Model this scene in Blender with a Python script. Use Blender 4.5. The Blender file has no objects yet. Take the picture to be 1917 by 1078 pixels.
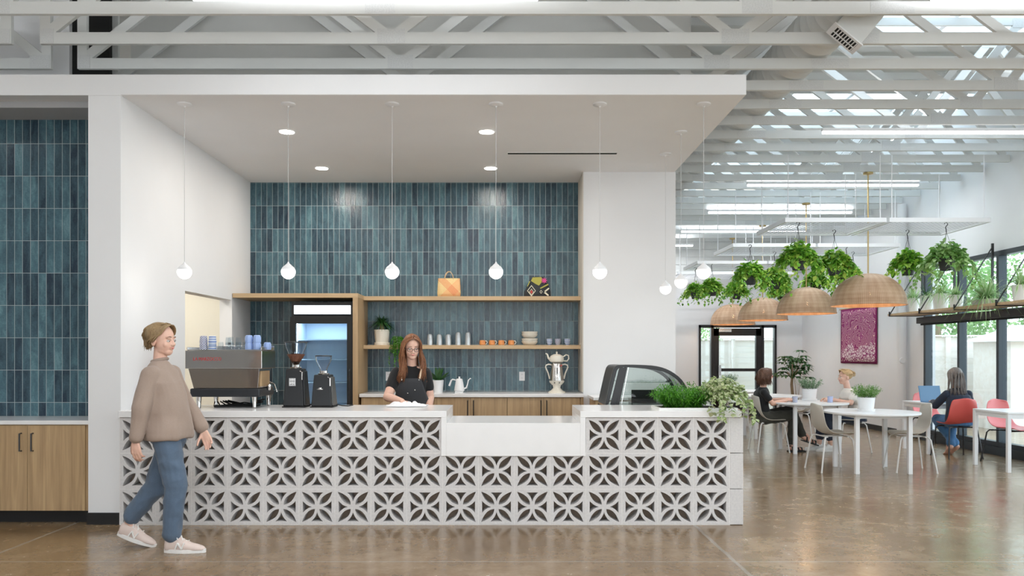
import bpy, bmesh, math, random
from mathutils import Vector, Matrix, noise
from mathutils.geometry import tessellate_polygon
PI = math.pi
random.seed(7)
S = bpy.context.scene
COL = S.collection

# ------------------------------------------------------------ camera, sky, light, exposure
F = 1500.0                       # focal length in pixels at 1917 wide
EYE = 1.445
cam_d = bpy.data.cameras.new('camera')
cam = bpy.data.objects.new('camera', cam_d); COL.objects.link(cam)
cam.location = (0, 0, EYE); cam.rotation_euler = (PI/2, 0, 0)
cam_d.sensor_width = 36.0; cam_d.lens = F/1917*36.0
cam_d.shift_x = (958.5-947)/1917; cam_d.shift_y = (664-539)/1917
cam_d.clip_start = 0.05; cam_d.clip_end = 200
S.camera = cam

W = bpy.data.worlds.new('sky'); S.world = W; W.use_nodes = True
nt = W.node_tree; nt.nodes.clear()
wo = nt.nodes.new('ShaderNodeOutputWorld'); bg = nt.nodes.new('ShaderNodeBackground')
tc = nt.nodes.new('ShaderNodeTexCoord'); sp = nt.nodes.new('ShaderNodeSeparateXYZ'); rp = nt.nodes.new('ShaderNodeValToRGB')
nt.links.new(tc.outputs['Generated'], sp.inputs[0]); nt.links.new(sp.outputs['Z'], rp.inputs[0]); nt.links.new(rp.outputs[0], bg.inputs[0]); nt.links.new(bg.outputs[0], wo.inputs[0])
rp.color_ramp.elements[0].color = (0.88, 0.94, 0.97, 1); rp.color_ramp.elements[1].color = (0.66, 0.83, 1.0, 1)
bg.inputs[1].default_value = 4.2

S.view_settings.view_transform = 'Standard'; S.view_settings.look = 'None'
S.view_settings.exposure = 0.0; S.view_settings.gamma = 1.0; S.view_settings.use_curve_mapping = False
S.cycles.max_bounces = 8; S.cycles.diffuse_bounces = 4; S.cycles.glossy_bounces = 4; S.cycles.transmission_bounces = 6; S.cycles.transparent_max_bounces = 12
S.cycles.sample_clamp_indirect = 4.0; S.cycles.caustics_reflective = False; S.cycles.caustics_refractive = False

def area_lamp(name, loc, sx, sy, watts, color=(1, 1, 1), parent=None, rot=(0, 0, 0), disk=False, spread=None):
    l = bpy.data.lights.new(name, 'AREA'); l.shape = 'DISK' if disk else 'RECTANGLE'; l.size = sx
    if not disk: l.size_y = sy
    l.energy = watts; l.color = color
    if spread: l.spread = spread
    o = bpy.data.objects.new(name, l); COL.objects.link(o); o.location = loc; o.rotation_euler = rot
    if parent: o.parent = parent
    return o
def point_lamp(name, loc, watts, color, parent=None, r=0.03):
    l = bpy.data.lights.new(name, 'POINT'); l.energy = watts; l.color = color; l.shadow_soft_size = r
    o = bpy.data.objects.new(name, l); COL.objects.link(o); o.location = loc
    if parent: o.parent = parent
    return o

# ------------------------------------------------------------ helpers
def wp(px, py, d):               # a point seen at a photo pixel, at its true distance
    return Vector(((px-947)*d/F, d, EYE-(py-664)*d/F))

class MB:
    def __init__(s): s.v = []; s.f = []; s.mi = []; s.sm = []
    def add(s, vs, fs, mi=0, smooth=False):
        o = len(s.v); s.v += [tuple(v) for v in vs]
        for f in fs: s.f.append([o+i for i in f]); s.mi.append(mi); s.sm.append(smooth)
        return s
    def box(s, x0, x1, y0, y1, z0, z1, mi=0, M=None):
        vs = [Vector((x, y, z)) for z in (z0, z1) for y in (y0, y1) for x in (x0, x1)]
        if M is not None: vs = [M @ v for v in vs]
        return s.add(vs, [(0,2,3,1),(4,5,7,6),(0,1,5,4),(2,6,7,3),(0,4,6,2),(1,3,7,5)], mi)
    def cbox(s, c, sz, M=None, mi=0):
        hx, hy, hz = sz[0]/2, sz[1]/2, sz[2]/2
        T = Matrix.Translation(Vector(c)) @ (M.to_4x4() if M is not None else Matrix())
        return s.box(-hx, hx, -hy, hy, -hz, hz, mi, T)
    def beam(s, a, b, w, h, up=(0,0,1), mi=0):    # box from a to b
        a = Vector(a); b = Vector(b); d = (b-a).normalized(); u = Vector(up)
        l = d.cross(u); l = l.normalized() if l.length > 1e-6 else Vector((1,0,0)); u = l.cross(d)
        vs = [p+l*i*w/2+u*j*h/2 for p in (a, b) for j in (-1, 1) for i in (-1, 1)]
        return s.add(vs, [(0,1,3,2),(4,6,7,5),(0,4,5,1),(2,3,7,6),(0,2,6,4),(1,5,7,3)], mi)
    def lathe(s, prof, n=24, c=(0,0,0), mi=0, M=None, cap=True):
        c = Vector(c); vs = []; fs = []
        for r, z in prof:
            for k in range(n):
                a = 2*PI*k/n; p = Vector((r*math.cos(a), r*math.sin(a), z))
                vs.append((M @ p if M is not None else p)+c)
        for i in range(len(prof)-1):
            for k in range(n):
                k2 = (k+1) % n; fs.append((i*n+k, i*n+k2, (i+1)*n+k2, (i+1)*n+k))
        if cap:
            fs.append(tuple(range(n-1, -1, -1))); e = (len(prof)-1)*n; fs.append(tuple(e+k for k in range(n)))
        return s.add(vs, fs, mi, True)
    def tube(s, pts, r, n=8, mi=0, closed=False):
        pts = [Vector(p) for p in pts]; rs = r if isinstance(r, (list, tuple)) else [r]*len(pts)
        vs = []; fs = []; m = len(pts); prev = None
        for i, p in enumerate(pts):
            if closed: t = pts[(i+1) % m]-pts[i-1]
            else: t = pts[min(i+1, m-1)]-pts[max(i-1, 0)]
            t = t.normalized() if t.length > 1e-9 else Vector((0,0,1))
            if prev is None:
                a = Vector((0,0,1)) if abs(t.z) < .9 else Vector((1,0,0)); u = t.cross(a).normalized()
            else:
                u = prev-t*prev.dot(t); u = u.normalized() if u.length > 1e-6 else t.orthogonal().normalized()
            prev = u; w = t.cross(u)
            for k in range(n):
                a = 2*PI*k/n; vs.append(p+(u*math.cos(a)+w*math.sin(a))*rs[i])
        for i in range(m if closed else m-1):
            j = (i+1) % m
            for k in range(n):
                k2 = (k+1) % n; fs.append((i*n+k, i*n+k2, j*n+k2, j*n+k))
        if not closed: fs.append(tuple(range(n-1,-1,-1))); fs.append(tuple((m-1)*n+k for k in range(n)))
        return s.add(vs, fs, mi, True)
    def ell(s, c, r, M=None, nu=16, nv=10, mi=0):
        r = r if isinstance(r, (tuple, list, Vector)) else (r, r, r); c = Vector(c); vs = []; fs = []
        for i in range(nv+1):
            th = PI*i/nv
            for k in range(nu):
                a = 2*PI*k/nu; p = Vector((r[0]*math.sin(th)*math.cos(a), r[1]*math.sin(th)*math.sin(a), -r[2]*math.cos(th)))
                vs.append((M @ p if M is not None else p)+c)
        for i in range(nv):
            for k in range(nu):
                k2 = (k+1) % nu; fs.append((i*nu+k, i*nu+k2, (i+1)*nu+k2, (i+1)*nu+k))
        return s.add(vs, fs, mi, True)
    def capsule(s, a, b, r1, r2, n=14):
        a = Vector(a); b = Vector(b); d = b-a; L = d.length; q = d.normalized().to_track_quat('Z', 'Y').to_matrix() if L > 1e-6 else Matrix.Identity(3)
        pr = [(max(r1*math.sin(t), 1e-4), -r1*math.cos(t)) for t in [PI/2*i/4 for i in range(5)]]
        pr += [(max(r2*math.cos(t), 1e-4), L+r2*math.sin(t)) for t in [PI/2*i/4 for i in range(5)]]
        return s.lathe(pr, n, a, M=q)
    def loft(s, rings, n=20, mi=0, power=2.0):      # rings: (center, rx, ry[, frame 3x3])
        vs = []; fs = []
        for R in rings:
            c = Vector(R[0]); M = R[3] if len(R) > 3 else None
            for k in range(n):
                a = 2*PI*k/n; ca, sa = math.cos(a), math.sin(a)
                p = Vector((R[1]*math.copysign(abs(ca)**(2/power), ca), R[2]*math.copysign(abs(sa)**(2/power), sa), 0))
                vs.append((M @ p if M is not None else p)+c)
        for i in range(len(rings)-1):
            for k in range(n):
                k2 = (k+1) % n; fs.append((i*n+k, i*n+k2, (i+1)*n+k2, (i+1)*n+k))
        fs.append(tuple(range(n-1,-1,-1))); e = (len(rings)-1)*n; fs.append(tuple(e+k for k in range(n)))
        return s.add(vs, fs, mi, True)
    def prism(s, outer, holes, M, depth, mi=0):     # 2D polygon with holes, extruded along local +Z by depth
        polys = [[Vector((x, y, 0)) for x, y in outer]]+[[Vector((x, y, 0)) for x, y in h] for h in holes]
        flat = [p for q in polys for p in q]; n = len(flat)
        tris = tessellate_polygon(polys)
        vs = [M @ p for p in flat]+[M @ (p+Vector((0,0,depth))) for p in flat]; fs = []
        for t in tris: fs.append(tuple(t)); fs.append(tuple(i+n for i in reversed(t)))
        o = 0
        for q in polys:
            m = len(q)
            for i in range(m): j = (i+1) % m; fs.append((o+i, o+j, o+j+n, o+i+n))
            o += m
        return s.add(vs, fs, mi)
    def mesh(s, name, mats, angle=35, flat=False):
        me = bpy.data.meshes.new(name); me.from_pydata(s.v, [], s.f)
        for m in (mats if isinstance(mats, (list, tuple)) else [mats]): me.materials.append(m)
        me.polygons.foreach_set('material_index', s.mi); me.polygons.foreach_set('use_smooth', [bool(x) for x in s.sm]); me.update()
        bm = bmesh.new(); bm.from_mesh(me); bmesh.ops.recalc_face_normals(bm, faces=bm.faces); bm.to_mesh(me); bm.free()
        if any(s.sm): me.set_sharp_from_angle(angle=math.radians(angle))
        return me
    def build(s, name, mats, parent=None, bevel=0, loc=None, rz=0, angle=35):
        o = bpy.data.objects.new(name, s.mesh(name, mats, angle)); COL.objects.link(o)
        if parent: o.parent = parent
        if loc is not None: o.location = loc
        if rz: o.rotation_euler.z = rz
        if bevel:
            b = o.modifiers.new('bevel', 'BEVEL'); b.width = bevel; b.segments = 2; b.limit_method = 'ANGLE'; b.angle_limit = math.radians(40)
        return o
def box(x0, x1, y0, y1, z0, z1): return MB().box(x0, x1, y0, y1, z0, z1)
def tag(o, label=None, cat=None, group=None, kind=None):
    if label: o['label'] = label
    if cat: o['category'] = cat
    if group: o['group'] = group
    if kind: o['kind'] = kind
    return o
def thing(name, label, cat, loc=(0,0,0), rz=0, group=None):
    o = bpy.data.objects.new(name, None); COL.objects.link(o); o.location = loc; o.rotation_euler.z = rz; o.empty_display_size = .1
    return tag(o, label, cat, group)
def struct(name, mb, mat, bevel=0): return tag(mb.build(name, mat, bevel=bevel), kind='structure')
def copy_tree(o, parent=None):
    kids = KIDS.get(o.name)
    if kids is None: kids = [c for c in COL.objects if c.parent == o]; KIDS[o.name] = kids
    c = o.copy(); COL.objects.link(c); c.parent = parent
    for k in kids: copy_tree(k, c)
    return c
KIDS = {}
def copy_thing(o, label, loc, rz=0, group=None, scale=None):
    c = copy_tree(o); c['label'] = label; c.location = loc; c.rotation_euler.z = rz
    if scale: c.scale = scale
    if group: c['group'] = group
    return c

# ------------------------------------------------------------ materials
MATS = {}
def mat(name, color, rough=.5, metal=0, spec=.5, alpha=None, emit=None, es=0, trans=0, ior=1.45, coat=0, sheen=0):
    m = bpy.data.materials.new(name); m.use_nodes = True; b = m.node_tree.nodes['Principled BSDF']
    b.inputs['Base Color'].default_value = (*color, 1); b.inputs['Roughness'].default_value = rough; b.inputs['Metallic'].default_value = metal
    b.inputs['Specular IOR Level'].default_value = spec; b.inputs['IOR'].default_value = ior
    if trans: b.inputs['Transmission Weight'].default_value = trans
    if coat: b.inputs['Coat Weight'].default_value = coat
    if sheen: b.inputs['Sheen Weight'].default_value = sheen
    if emit: b.inputs['Emission Color'].default_value = (*emit, 1); b.inputs['Emission Strength'].default_value = es
    MATS[name] = m; return m
def N(m, t, **k):
    n = m.node_tree.nodes.new(t)
    for a, v in k.items(): setattr(n, a, v)
    return n
def L(m, a, b): m.node_tree.links.new(a, b)
def bsdf(m): return m.node_tree.nodes['Principled BSDF']
def ramp(m, stops, fac):
    r = N(m, 'ShaderNodeValToRGB'); e = r.color_ramp.elements
    while len(e) < len(stops): e.new(.5)
    for i, (p, c) in enumerate(stops): e[i].position = p; e[i].color = (*c, 1) if len(c) == 3 else c
    L(m, fac, r.inputs[0]); return r.outputs[0]
def math_(m, op, a, b=None, c=None):
    n = N(m, 'ShaderNodeMath', operation=op)
    for i, x in enumerate((a, b, c)):
        if x is None: continue
        if isinstance(x, (int, float)): n.inputs[i].default_value = x
        else: L(m, x, n.inputs[i])
    return n.outputs[0]
def noise_(m, scale, detail=3, vec=None, rough=.5, dist=0):
    n = N(m, 'ShaderNodeTexNoise'); n.inputs['Scale'].default_value = scale; n.inputs['Detail'].default_value = detail; n.inputs['Roughness'].default_value = rough; n.inputs['Distortion'].default_value = dist
    if vec is not None: L(m, vec, n.inputs['Vector'])
    return n.outputs['Fac']
def coords(m, scale=(1,1,1), kind='Object'):
    t = N(m, 'ShaderNodeTexCoord'); mp = N(m, 'ShaderNodeMapping'); mp.inputs['Scale'].default_value = scale
    L(m, t.outputs[kind], mp.inputs[0]); return mp.outputs[0]
def bump(m, h, strength=.3, dist=.01, normal=None):
    b = N(m, 'ShaderNodeBump'); b.inputs['Strength'].default_value = strength; b.inputs['Distance'].default_value = dist; L(m, h, b.inputs['Height']); L(m, b.outputs[0], bsdf(m).inputs['Normal']); return b
def mix(m, fac, a, b):
    n = N(m, 'ShaderNodeMix', data_type='RGBA')
    if isinstance(fac, (int, float)): n.inputs[0].default_value = fac
    else: L(m, fac, n.inputs[0])
    for i, x in ((6, a), (7, b)):
        if isinstance(x, (tuple, list)): n.inputs[i].default_value = (*x, 1)
        else: L(m, x, n.inputs[i])
    return n.outputs[2]
def setc(m, out, inp='Base Color'): L(m, out, bsdf(m).inputs[inp])
def noisy(name, c1, c2, scale=4, rough=.6, bs=0, bd=.002, detail=4, vs=(1,1,1), **k):
    m = mat(name, c1, rough, **k); v = coords(m, vs); n = noise_(m, scale, detail, v); setc(m, ramp(m, [(.3, c1), (.7, c2)], n))
    if bs: bump(m, n, bs, bd)
    return m

M_wall = noisy('white_wall_paint', (.78,.78,.79), (.80,.80,.81), 2, .6)
M_ceil = noisy('ceiling_paint', (.88,.88,.89), (.90,.90,.91), 2, .7)
M_deck = noisy('roof_deck_paint', (.62,.62,.60), (.66,.66,.64), 2, .8)
M_quartz = noisy('white_quartz', (.82,.81,.81), (.84,.83,.83), 8, .18, spec=.5)
M_white = mat('white_enamel', (.82,.82,.83), .35)
M_whitem = mat('white_matte', (.8,.79,.77), .6)
M_cream = mat('cream_ceramic', (.78,.74,.65), .3)
M_black = mat('black_metal', (.018,.018,.02), .35)
M_blackm = mat('black_matte', (.012,.012,.012), .7)
M_dark = mat('dark_void', (.01,.01,.01), .9)
M_base = mat('black_rubber_base', (.013,.013,.014), .5)
M_steel = mat('brushed_steel', (.62,.61,.60), .22, 1)
M_chrome = mat('polished_chrome', (.62,.60,.58), .08, 1)
M_brass = mat('brass', (.55,.40,.18), .35, 1)
M_glass = mat('clear_glass', (.95,1,.98), .02, trans=1, ior=1.45)
M_plasticclear = mat('clear_plastic', (.9,.92,.95), .05, trans=1, ior=1.3)
M_frame = mat('bronze_window_frame', (.035,.045,.055), .35, .3)
def thin_glass(name, tint, mixf=.9):
    m = bpy.data.materials.new(name); m.use_nodes = True; n = m.node_tree; n.nodes.clear()
    o = n.nodes.new('ShaderNodeOutputMaterial'); t = n.nodes.new('ShaderNodeBsdfTransparent'); g = n.nodes.new('ShaderNodeBsdfGlossy'); x = n.nodes.new('ShaderNodeMixShader'); fr = n.nodes.new('ShaderNodeFresnel'); gm = n.nodes.new('ShaderNodeNewGeometry'); io = n.nodes.new('ShaderNodeMapRange'); io.inputs['To Min'].default_value = 1.5; io.inputs['To Max'].default_value = 1/1.5; n.links.new(gm.outputs['Backfacing'], io.inputs['Value']); n.links.new(io.outputs[0], fr.inputs[0])
    t.inputs[0].default_value = (*tint, 1); g.inputs[1].default_value = .02
    n.links.new(fr.outputs[0], x.inputs[0]); n.links.new(t.outputs[0], x.inputs[1]); n.links.new(g.outputs[0], x.inputs[2]); n.links.new(x.outputs[0], o.inputs[0]); return m
M_pane = thin_glass('window_glass', (.93,.98,.99))
M_case = thin_glass('case_glass', (.80,.88,.84))
M_smoke = thin_glass('smoked_glass', (.62,.66,.66))

def wood(name, light, dark, vertical=True, rough=.45, sc=1.0):
    m = mat(name, light, rough); v = coords(m, (22*sc, 22*sc, 1.3*sc) if vertical else (1.3*sc, 22*sc, 22*sc))
    n1 = noise_(m, 1.0, 5, v, .6, .6); v2 = coords(m, (90, 90, 2) if vertical else (2, 90, 90)); n2 = noise_(m, 1, 2, v2)
    f = math_(m, 'MULTIPLY_ADD', n2, .25, math_(m, 'MULTIPLY', n1, .8)); setc(m, ramp(m, [(.33, dark), (.5, [(a+b)/2 for a, b in zip(light, dark)]), (.68, light)], f)); return m
M_oak = wood('oak_veneer', (.52,.36,.20), (.33,.215,.115))
M_oakh = wood('oak_veneer_horizontal', (.60,.43,.25), (.44,.30,.165), False)
M_fence = wood('pale_pine_board', (.90,.86,.80), (.80,.72,.63), False, .7, .4)
M_brownpanel = wood('dark_brown_panel', (.36,.27,.20), (.27,.20,.15), rough=.6)

def tile_mat(name, w, h, x0, z0, tint):
    m = mat(name, (.05,.12,.17), .12)
    t = N(m, 'ShaderNodeTexCoord'); s = N(m, 'ShaderNodeSeparateXYZ'); L(m, t.outputs['Object'], s.inputs[0])
    u = math_(m, 'DIVIDE', math_(m, 'SUBTRACT', s.outputs['X'], x0), w); v = math_(m, 'DIVIDE', math_(m, 'SUBTRACT', s.outputs['Z'], z0), h)
    fu = math_(m, 'FRACT', u); fv = math_(m, 'FRACT', v); cu = math_(m, 'FLOOR', u); cv = math_(m, 'FLOOR', v)
    du = math_(m, 'MULTIPLY', math_(m, 'MINIMUM', fu, math_(m, 'SUBTRACT', 1, fu)), w); dv = math_(m, 'MULTIPLY', math_(m, 'MINIMUM', fv, math_(m, 'SUBTRACT', 1, fv)), h)
    edge = math_(m, 'MINIMUM', du, dv); isg = math_(m, 'LESS_THAN', edge, .0021)
    cx = N(m, 'ShaderNodeCombineXYZ'); L(m, cu, cx.inputs[0]); L(m, cv, cx.inputs[1])
    wn = N(m, 'ShaderNodeTexWhiteNoise', noise_dimensions='2D'); L(m, cx.outputs[0], wn.inputs['Vector'])
    off = N(m, 'ShaderNodeVectorMath', operation='MULTIPLY_ADD'); L(m, wn.outputs['Color'], off.inputs[0]); off.inputs[1].default_value = (13, 7, 9); L(m, t.outputs['Object'], off.inputs[2])
    st = N(m, 'ShaderNodeMapping'); st.inputs['Scale'].default_value = (1, 1, .35); L(m, off.outputs[0], st.inputs[0])
    n1 = noise_(m, 14, 4, st.outputs[0], .6, .5)
    n2 = noise_(m, 70, 3, off.outputs[0], .7); n3 = noise_(m, 130, 2, off.outputs[0], .6)
    f = math_(m, 'ADD', math_(m, 'MULTIPLY', wn.outputs['Value'], .52), math_(m, 'MULTIPLY', math_(m, 'SUBTRACT', n1, .28), 1.05))
    f = math_(m, 'ADD', f, math_(m, 'MULTIPLY', math_(m, 'SUBTRACT', n2, .5), .45))
    c = ramp(m, [(.12, (.018*tint,.034*tint,.054*tint)), (.45, (.040*tint,.082*tint,.106*tint)), (.72, (.070*tint,.142*tint,.174*tint)), (.98, (.13*tint,.24*tint,.27*tint))], f)
    setc(m, mix(m, isg, c, (.36,.43,.44)))
    setc(m, math_(m, 'MULTIPLY_ADD', isg, .5, math_(m, 'MULTIPLY_ADD', n2, .15, .07)), 'Roughness')
    pil = math_(m, 'SMOOTH_MIN', math_(m, 'MULTIPLY', edge, 40), .25, .1)
    hgt = math_(m, 'ADD', math_(m, 'MULTIPLY', pil, .6), math_(m, 'ADD', math_(m, 'MULTIPLY', n1, 1.3), math_(m, 'ADD', math_(m, 'MULTIPLY', n2, .5), math_(m, 'MULTIPLY', n3, .22))))
    bump(m, hgt, .55, .006); return m
M_tile = tile_mat('blue_glazed_tile', .0716, .2965, .94, 3.655, 1.0)
M_tile2 = tile_mat('blue_glazed_tile_niche', .0728, .2965, -3.56, 3.38, 1.15)

M_block = noisy('breeze_block_concrete', (.60,.58,.58), (.68,.66,.65), 60, .85, .15, .002)
def floor_mat():
    m = mat('polished_concrete', (.2,.13,.08), .16, spec=.9, ior=1.55)
    v = coords(m); n1 = noise_(m, .9, 6, v, .62, .4); n2 = noise_(m, 6, 6, v, .7); n3 = noise_(m, 40, 3, v)
    f = math_(m, 'ADD', math_(m, 'MULTIPLY', n1, .6), math_(m, 'ADD', math_(m, 'MULTIPLY', n2, .32), math_(m, 'MULTIPLY', n3, .1)))
    c = ramp(m, [(.3, (.130,.078,.035)), (.5, (.225,.145,.074)), (.66, (.33,.24,.15)), (.8, (.43,.35,.26))], f)
    s = N(m, 'ShaderNodeSeparateXYZ'); L(m, v, s.inputs[0]); wob = math_(m, 'MULTIPLY', math_(m, 'SUBTRACT', n2, .5), .03)
    mask = None
    for ax, p, w in (('X', -3.69, .012), ('X', 1.6, .014), ('X', 6.6, .01), ('Y', 5.6, .008), ('Y', 9.45, .012), ('Y', 13.3, .012)):
        d = math_(m, 'ABSOLUTE', math_(m, 'ADD', math_(m, 'SUBTRACT', s.outputs[ax], p), wob)); q = math_(m, 'LESS_THAN', d, w); mask = q if mask is None else math_(m, 'MAXIMUM', mask, q)
    c = mix(m, math_(m, 'MULTIPLY', mask, .55), c, (.33,.32,.29))
    v2 = coords(m, (1, 2.2, 1)); n4 = noise_(m, 9, 2, v2, .8, 1.5); sp_ = math_(m, 'GREATER_THAN', n4, .775); c = mix(m, math_(m, 'MULTIPLY', sp_, .5), c, (.55,.5,.42)); setc(m, c)
    setc(m, ramp(m, [(.3, (.14,)*3), (.75, (.30,)*3)], n2), 'Roughness'); bump(m, n2, .04, .01); return m
M_floor = floor_mat()

def leaf_mat(name, cols, rough=.45):
    m = mat(name, cols[0], rough); g = N(m, 'ShaderNodeNewGeometry'); st = [(i/(len(cols)-1), c) for i, c in enumerate(cols)]
    c = ramp(m, st, g.outputs['Random Per Island']); setc(m, c); t = N(m, 'ShaderNodeBsdfTranslucent'); L(m, c, t.inputs[0]); x = N(m, 'ShaderNodeMixShader'); x.inputs[0].default_value = .35
    out = [n for n in m.node_tree.nodes if n.type == 'OUTPUT_MATERIAL'][0]; L(m, bsdf(m).outputs[0], x.inputs[1]); L(m, t.outputs[0], x.inputs[2]); L(m, x.outputs[0], out.inputs[0])
    return m
M_pothos = leaf_mat('pothos_leaf', [(.06,.20,.015), (.14,.38,.03), (.30,.58,.06), (.58,.76,.14), (.10,.30,.025), (.22,.50,.05)])
M_pothosb = leaf_mat('pothos_leaf_pale', [(.10,.26,.05), (.25,.45,.12), (.46,.62,.28), (.16,.36,.06)])
M_varieg = leaf_mat('variegated_leaf', [(.12,.26,.04), (.38,.48,.18), (.62,.64,.40), (.20,.36,.06), (.50,.56,.30)])
g_ = noise_(M_varieg, 70, 2, coords(M_varieg)); n_ = bsdf(M_varieg).inputs['Base Color'].links[0].from_socket; c_ = mix(M_varieg, math_(M_varieg, 'GREATER_THAN', g_, .53), n_, (.68,.70,.50)); setc(M_varieg, c_)
M_fern = leaf_mat('bright_green_leaf', [(.035,.16,.012), (.08,.30,.02), (.16,.44,.04)])
M_darkleaf = leaf_mat('dark_green_leaf', [(.015,.06,.015), (.03,.11,.025), (.05,.16,.035)])
M_sage = leaf_mat('grey_green_leaf', [(.12,.22,.12), (.22,.34,.20), (.30,.42,.28)])
M_herb = leaf_mat('herb_green_leaf', [(.08,.20,.04), (.15,.32,.07), (.25,.42,.12)])
M_spider = leaf_mat('spider_plant_leaf', [(.15,.32,.08), (.35,.52,.22), (.58,.68,.42), (.22,.40,.12)])
M_tree = leaf_mat('tree_leaf', [(.12,.25,.07), (.22,.38,.13), (.35,.50,.22)])
M_soil = noisy('potting_soil', (.03,.02,.012), (.06,.04,.025), 60, .95)
M_bark = noisy('bark', (.22,.15,.09), (.34,.25,.16), 30, .85, .4, .003, vs=(1,1,.2))
M_pot = mat('grey_plastic_pot', (.05,.052,.057), .55)
def emis(name, c, st):
    m = bpy.data.materials.new(name); m.use_nodes = True; b = bsdf(m); b.inputs['Base Color'].default_value = (.8,.8,.8,1); b.inputs['Emission Color'].default_value = (*c, 1); b.inputs['Emission Strength'].default_value = st; return m
M_led = emis('strip_light_diffuser', (.96,.98,1), 6)
M_down = emis('downlight_lens', (1,.93,.82), 12)
M_globe = emis('globe_glass', (1,.985,.96), 2.2)
M_bulb = emis('warm_bulb', (1,.72,.38), 25)
M_header = emis('fridge_light_panel', (.80,.90,1), 1.6)

# ------------------------------------------------------------ the setting
CF = 6.83                                        # front wall plane
SOF = 3.66; TOPF = 3.83
XR = 2.045; XL = -3.283; YB = 10.295
WX = 7.1; YF = 19.2                              # window wall, far wall
floor = struct('floor', box(-9, 12.5, -4, 24, -.1, 0), M_floor)
# soffit and fascia above the cafe bay
struct('ceiling', MB().box(XL-.2, XR, CF, YB+.2, SOF, TOPF), M_ceil)
struct('trim_1', MB().box(-9, XL-.005, CF-.004, CF+.16, 3.655, TOPF+.002).box(XL-.005, XR+.003, CF-.004, CF+.16, SOF+.002, TOPF+.002), M_wall)
# pier between the niche and the bay, continuing back as the bay's side wall with a doorway
struct('wall_left', MB().box(-3.56, XL, CF, 8.2, 0, SOF).box(-3.43, XL, 8.2, 9.6, 2.10, SOF).box(-3.43, XL, 9.6, YB+.2, 0, SOF), M_wall)

struct('wall_left_room', MB().box(-5.6, -3.43, 9.75, 9.85, 0, 2.9).box(-5.7, -5.6, 7.5, 9.85, 0, 2.9).box(-5.6, -3.56, 7.45, 7.5, 0, 2.9).box(-5.7, -3.43, 7.45, 9.85, 2.9, 3.0), noisy('lit_cream_wall', (.84,.81,.72), (.86,.83,.74), 2))
struct('wall_back', MB().box(XL-.2, .94, YB, YB+.2, 0, SOF), M_tile)
struct('wall_column', MB().box(.94, XR+.013, 9.71, YF, 0, SOF), M_wall)
struct('trim_2', MB().box(.928, .9395, 9.70, YB, .99, SOF-.002), mat('warm_reveal', (.60,.56,.50), .6))
# tiled niche far left
struct('wall_niche', MB().box(-6.5, -3.56, 7.35, 7.45, 0, SOF), M_tile2)
struct('ceiling_niche', MB().box(-9, -3.56, CF+.16, 7.5, 3.60, 3.655), noisy('niche_ceiling_shade', (.42,.42,.43), (.44,.44,.45), 2))  # the niche's weaker light is put into a greyer ceiling colour
struct('wall_upper', MB().box(-9, -4.33, 7.95, 8.02, TOPF, 5.3), M_wall)
struct('wall_attic', MB().box(-3.95, 1.95, 8.44, 8.50, TOPF+.003, 5.49), M_deck)
struct('gap_shade', MB().box(-4.33, -3.955, 8.0, 8.05, TOPF+.01, 5.3), M_dark)  # black sheet painting in the dark of the hollow gap
struct('baseboard_left', MB().box(-3.565, XL+.002, CF-.012, CF, 0, .10), M_base)
# far wall with door opening
DX0, DX1, DZ = 4.62, 6.48, 2.16
struct('wall_far', MB().box(XR, DX0, YF, YF+.15, 0, 3.4).box(DX1, WX+.2, YF, YF+.15, 0, 3.4).box(DX0, DX1, YF, YF+.15, DZ, 3.4), M_wall)
fw = MB().box(XR-3, WX+.2, YF, YF+.15, 3.4, 5.3)
for k in range(10): fw.box(XR, WX, YF-.015, YF, 3.42+k*.185, 3.58+k*.185)
struct('wall_far_upper', fw, noisy('painted_boards', (.60,.61,.60), (.66,.67,.66), 3))
struct('baseboard_far', MB().box(XR+.02, DX0-.05, YF-.012, YF, 0, .1).box(DX1+.05, WX-.02, YF-.012, YF, 0, .1), M_base)
# window wall on the right
WY0, WY1, WZ0, WZ1 = 1.5, 13.62, .12, 2.93
struct('wall_right', MB().box(WX, WX+.2, WY1, YF, 0, 5.3).box(WX, WX+.2, -2, WY1, WZ1, 5.3).box(WX, WX+.2, -2, WY1, 0, .03).box(WX, WX+.2, -2, WY0, 0, WZ1), M_wall)
struct('baseboard_right', MB().box(WX-.012, WX, WY1+.02, YF-.02, 0, .1), M_base)
# roof deck with two skylights
dk = MB()
for x0, x1, y0, y1 in ((-9,7.3,-4,4.4),(-9,3.4,4.4,20),(3.4,7.3,4.4,9.0),(3.4,7.3,10.1,12.1),(3.4,7.3,13.9,16.2),(3.4,7.3,17.4,20)): dk.box(x0, x1, y0, y1, 5.5, 5.6)
struct('ceiling_deck', dk, M_deck)
for i, (y0, y1) in enumerate(((9.0,10.1),(12.1,13.9),(16.2,17.4))):
    k = MB()
    for a in range(5): k.box(3.4+a*.96, 3.46+a*.96, y0, y1, 5.45, 5.5)
    k.box(3.41, 7.29, y0+.002, y0+.03, 5.42, 5.615).box(3.41, 7.29, y1-.03, y1-.002, 5.42, 5.615); fr = struct('window_%d' % (i+1), k, M_white)
    MB().box(3.4, 7.3, y0, y1, 5.62, 5.63).build('pane', M_pane, fr)

# the rest of the hall around the viewer
struct('wall_hall_left', MB().box(-9.1, -9, -4, 20, 0, 5.5), M_wall)
struct('wall_behind', MB().box(-9, -4, -4.1, -4, 0, 5.5).box(4, 7.3, -4.1, -4, 0, 5.5).box(-4, 4, -4.1, -4, 3.2, 5.5), M_wall)
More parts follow.
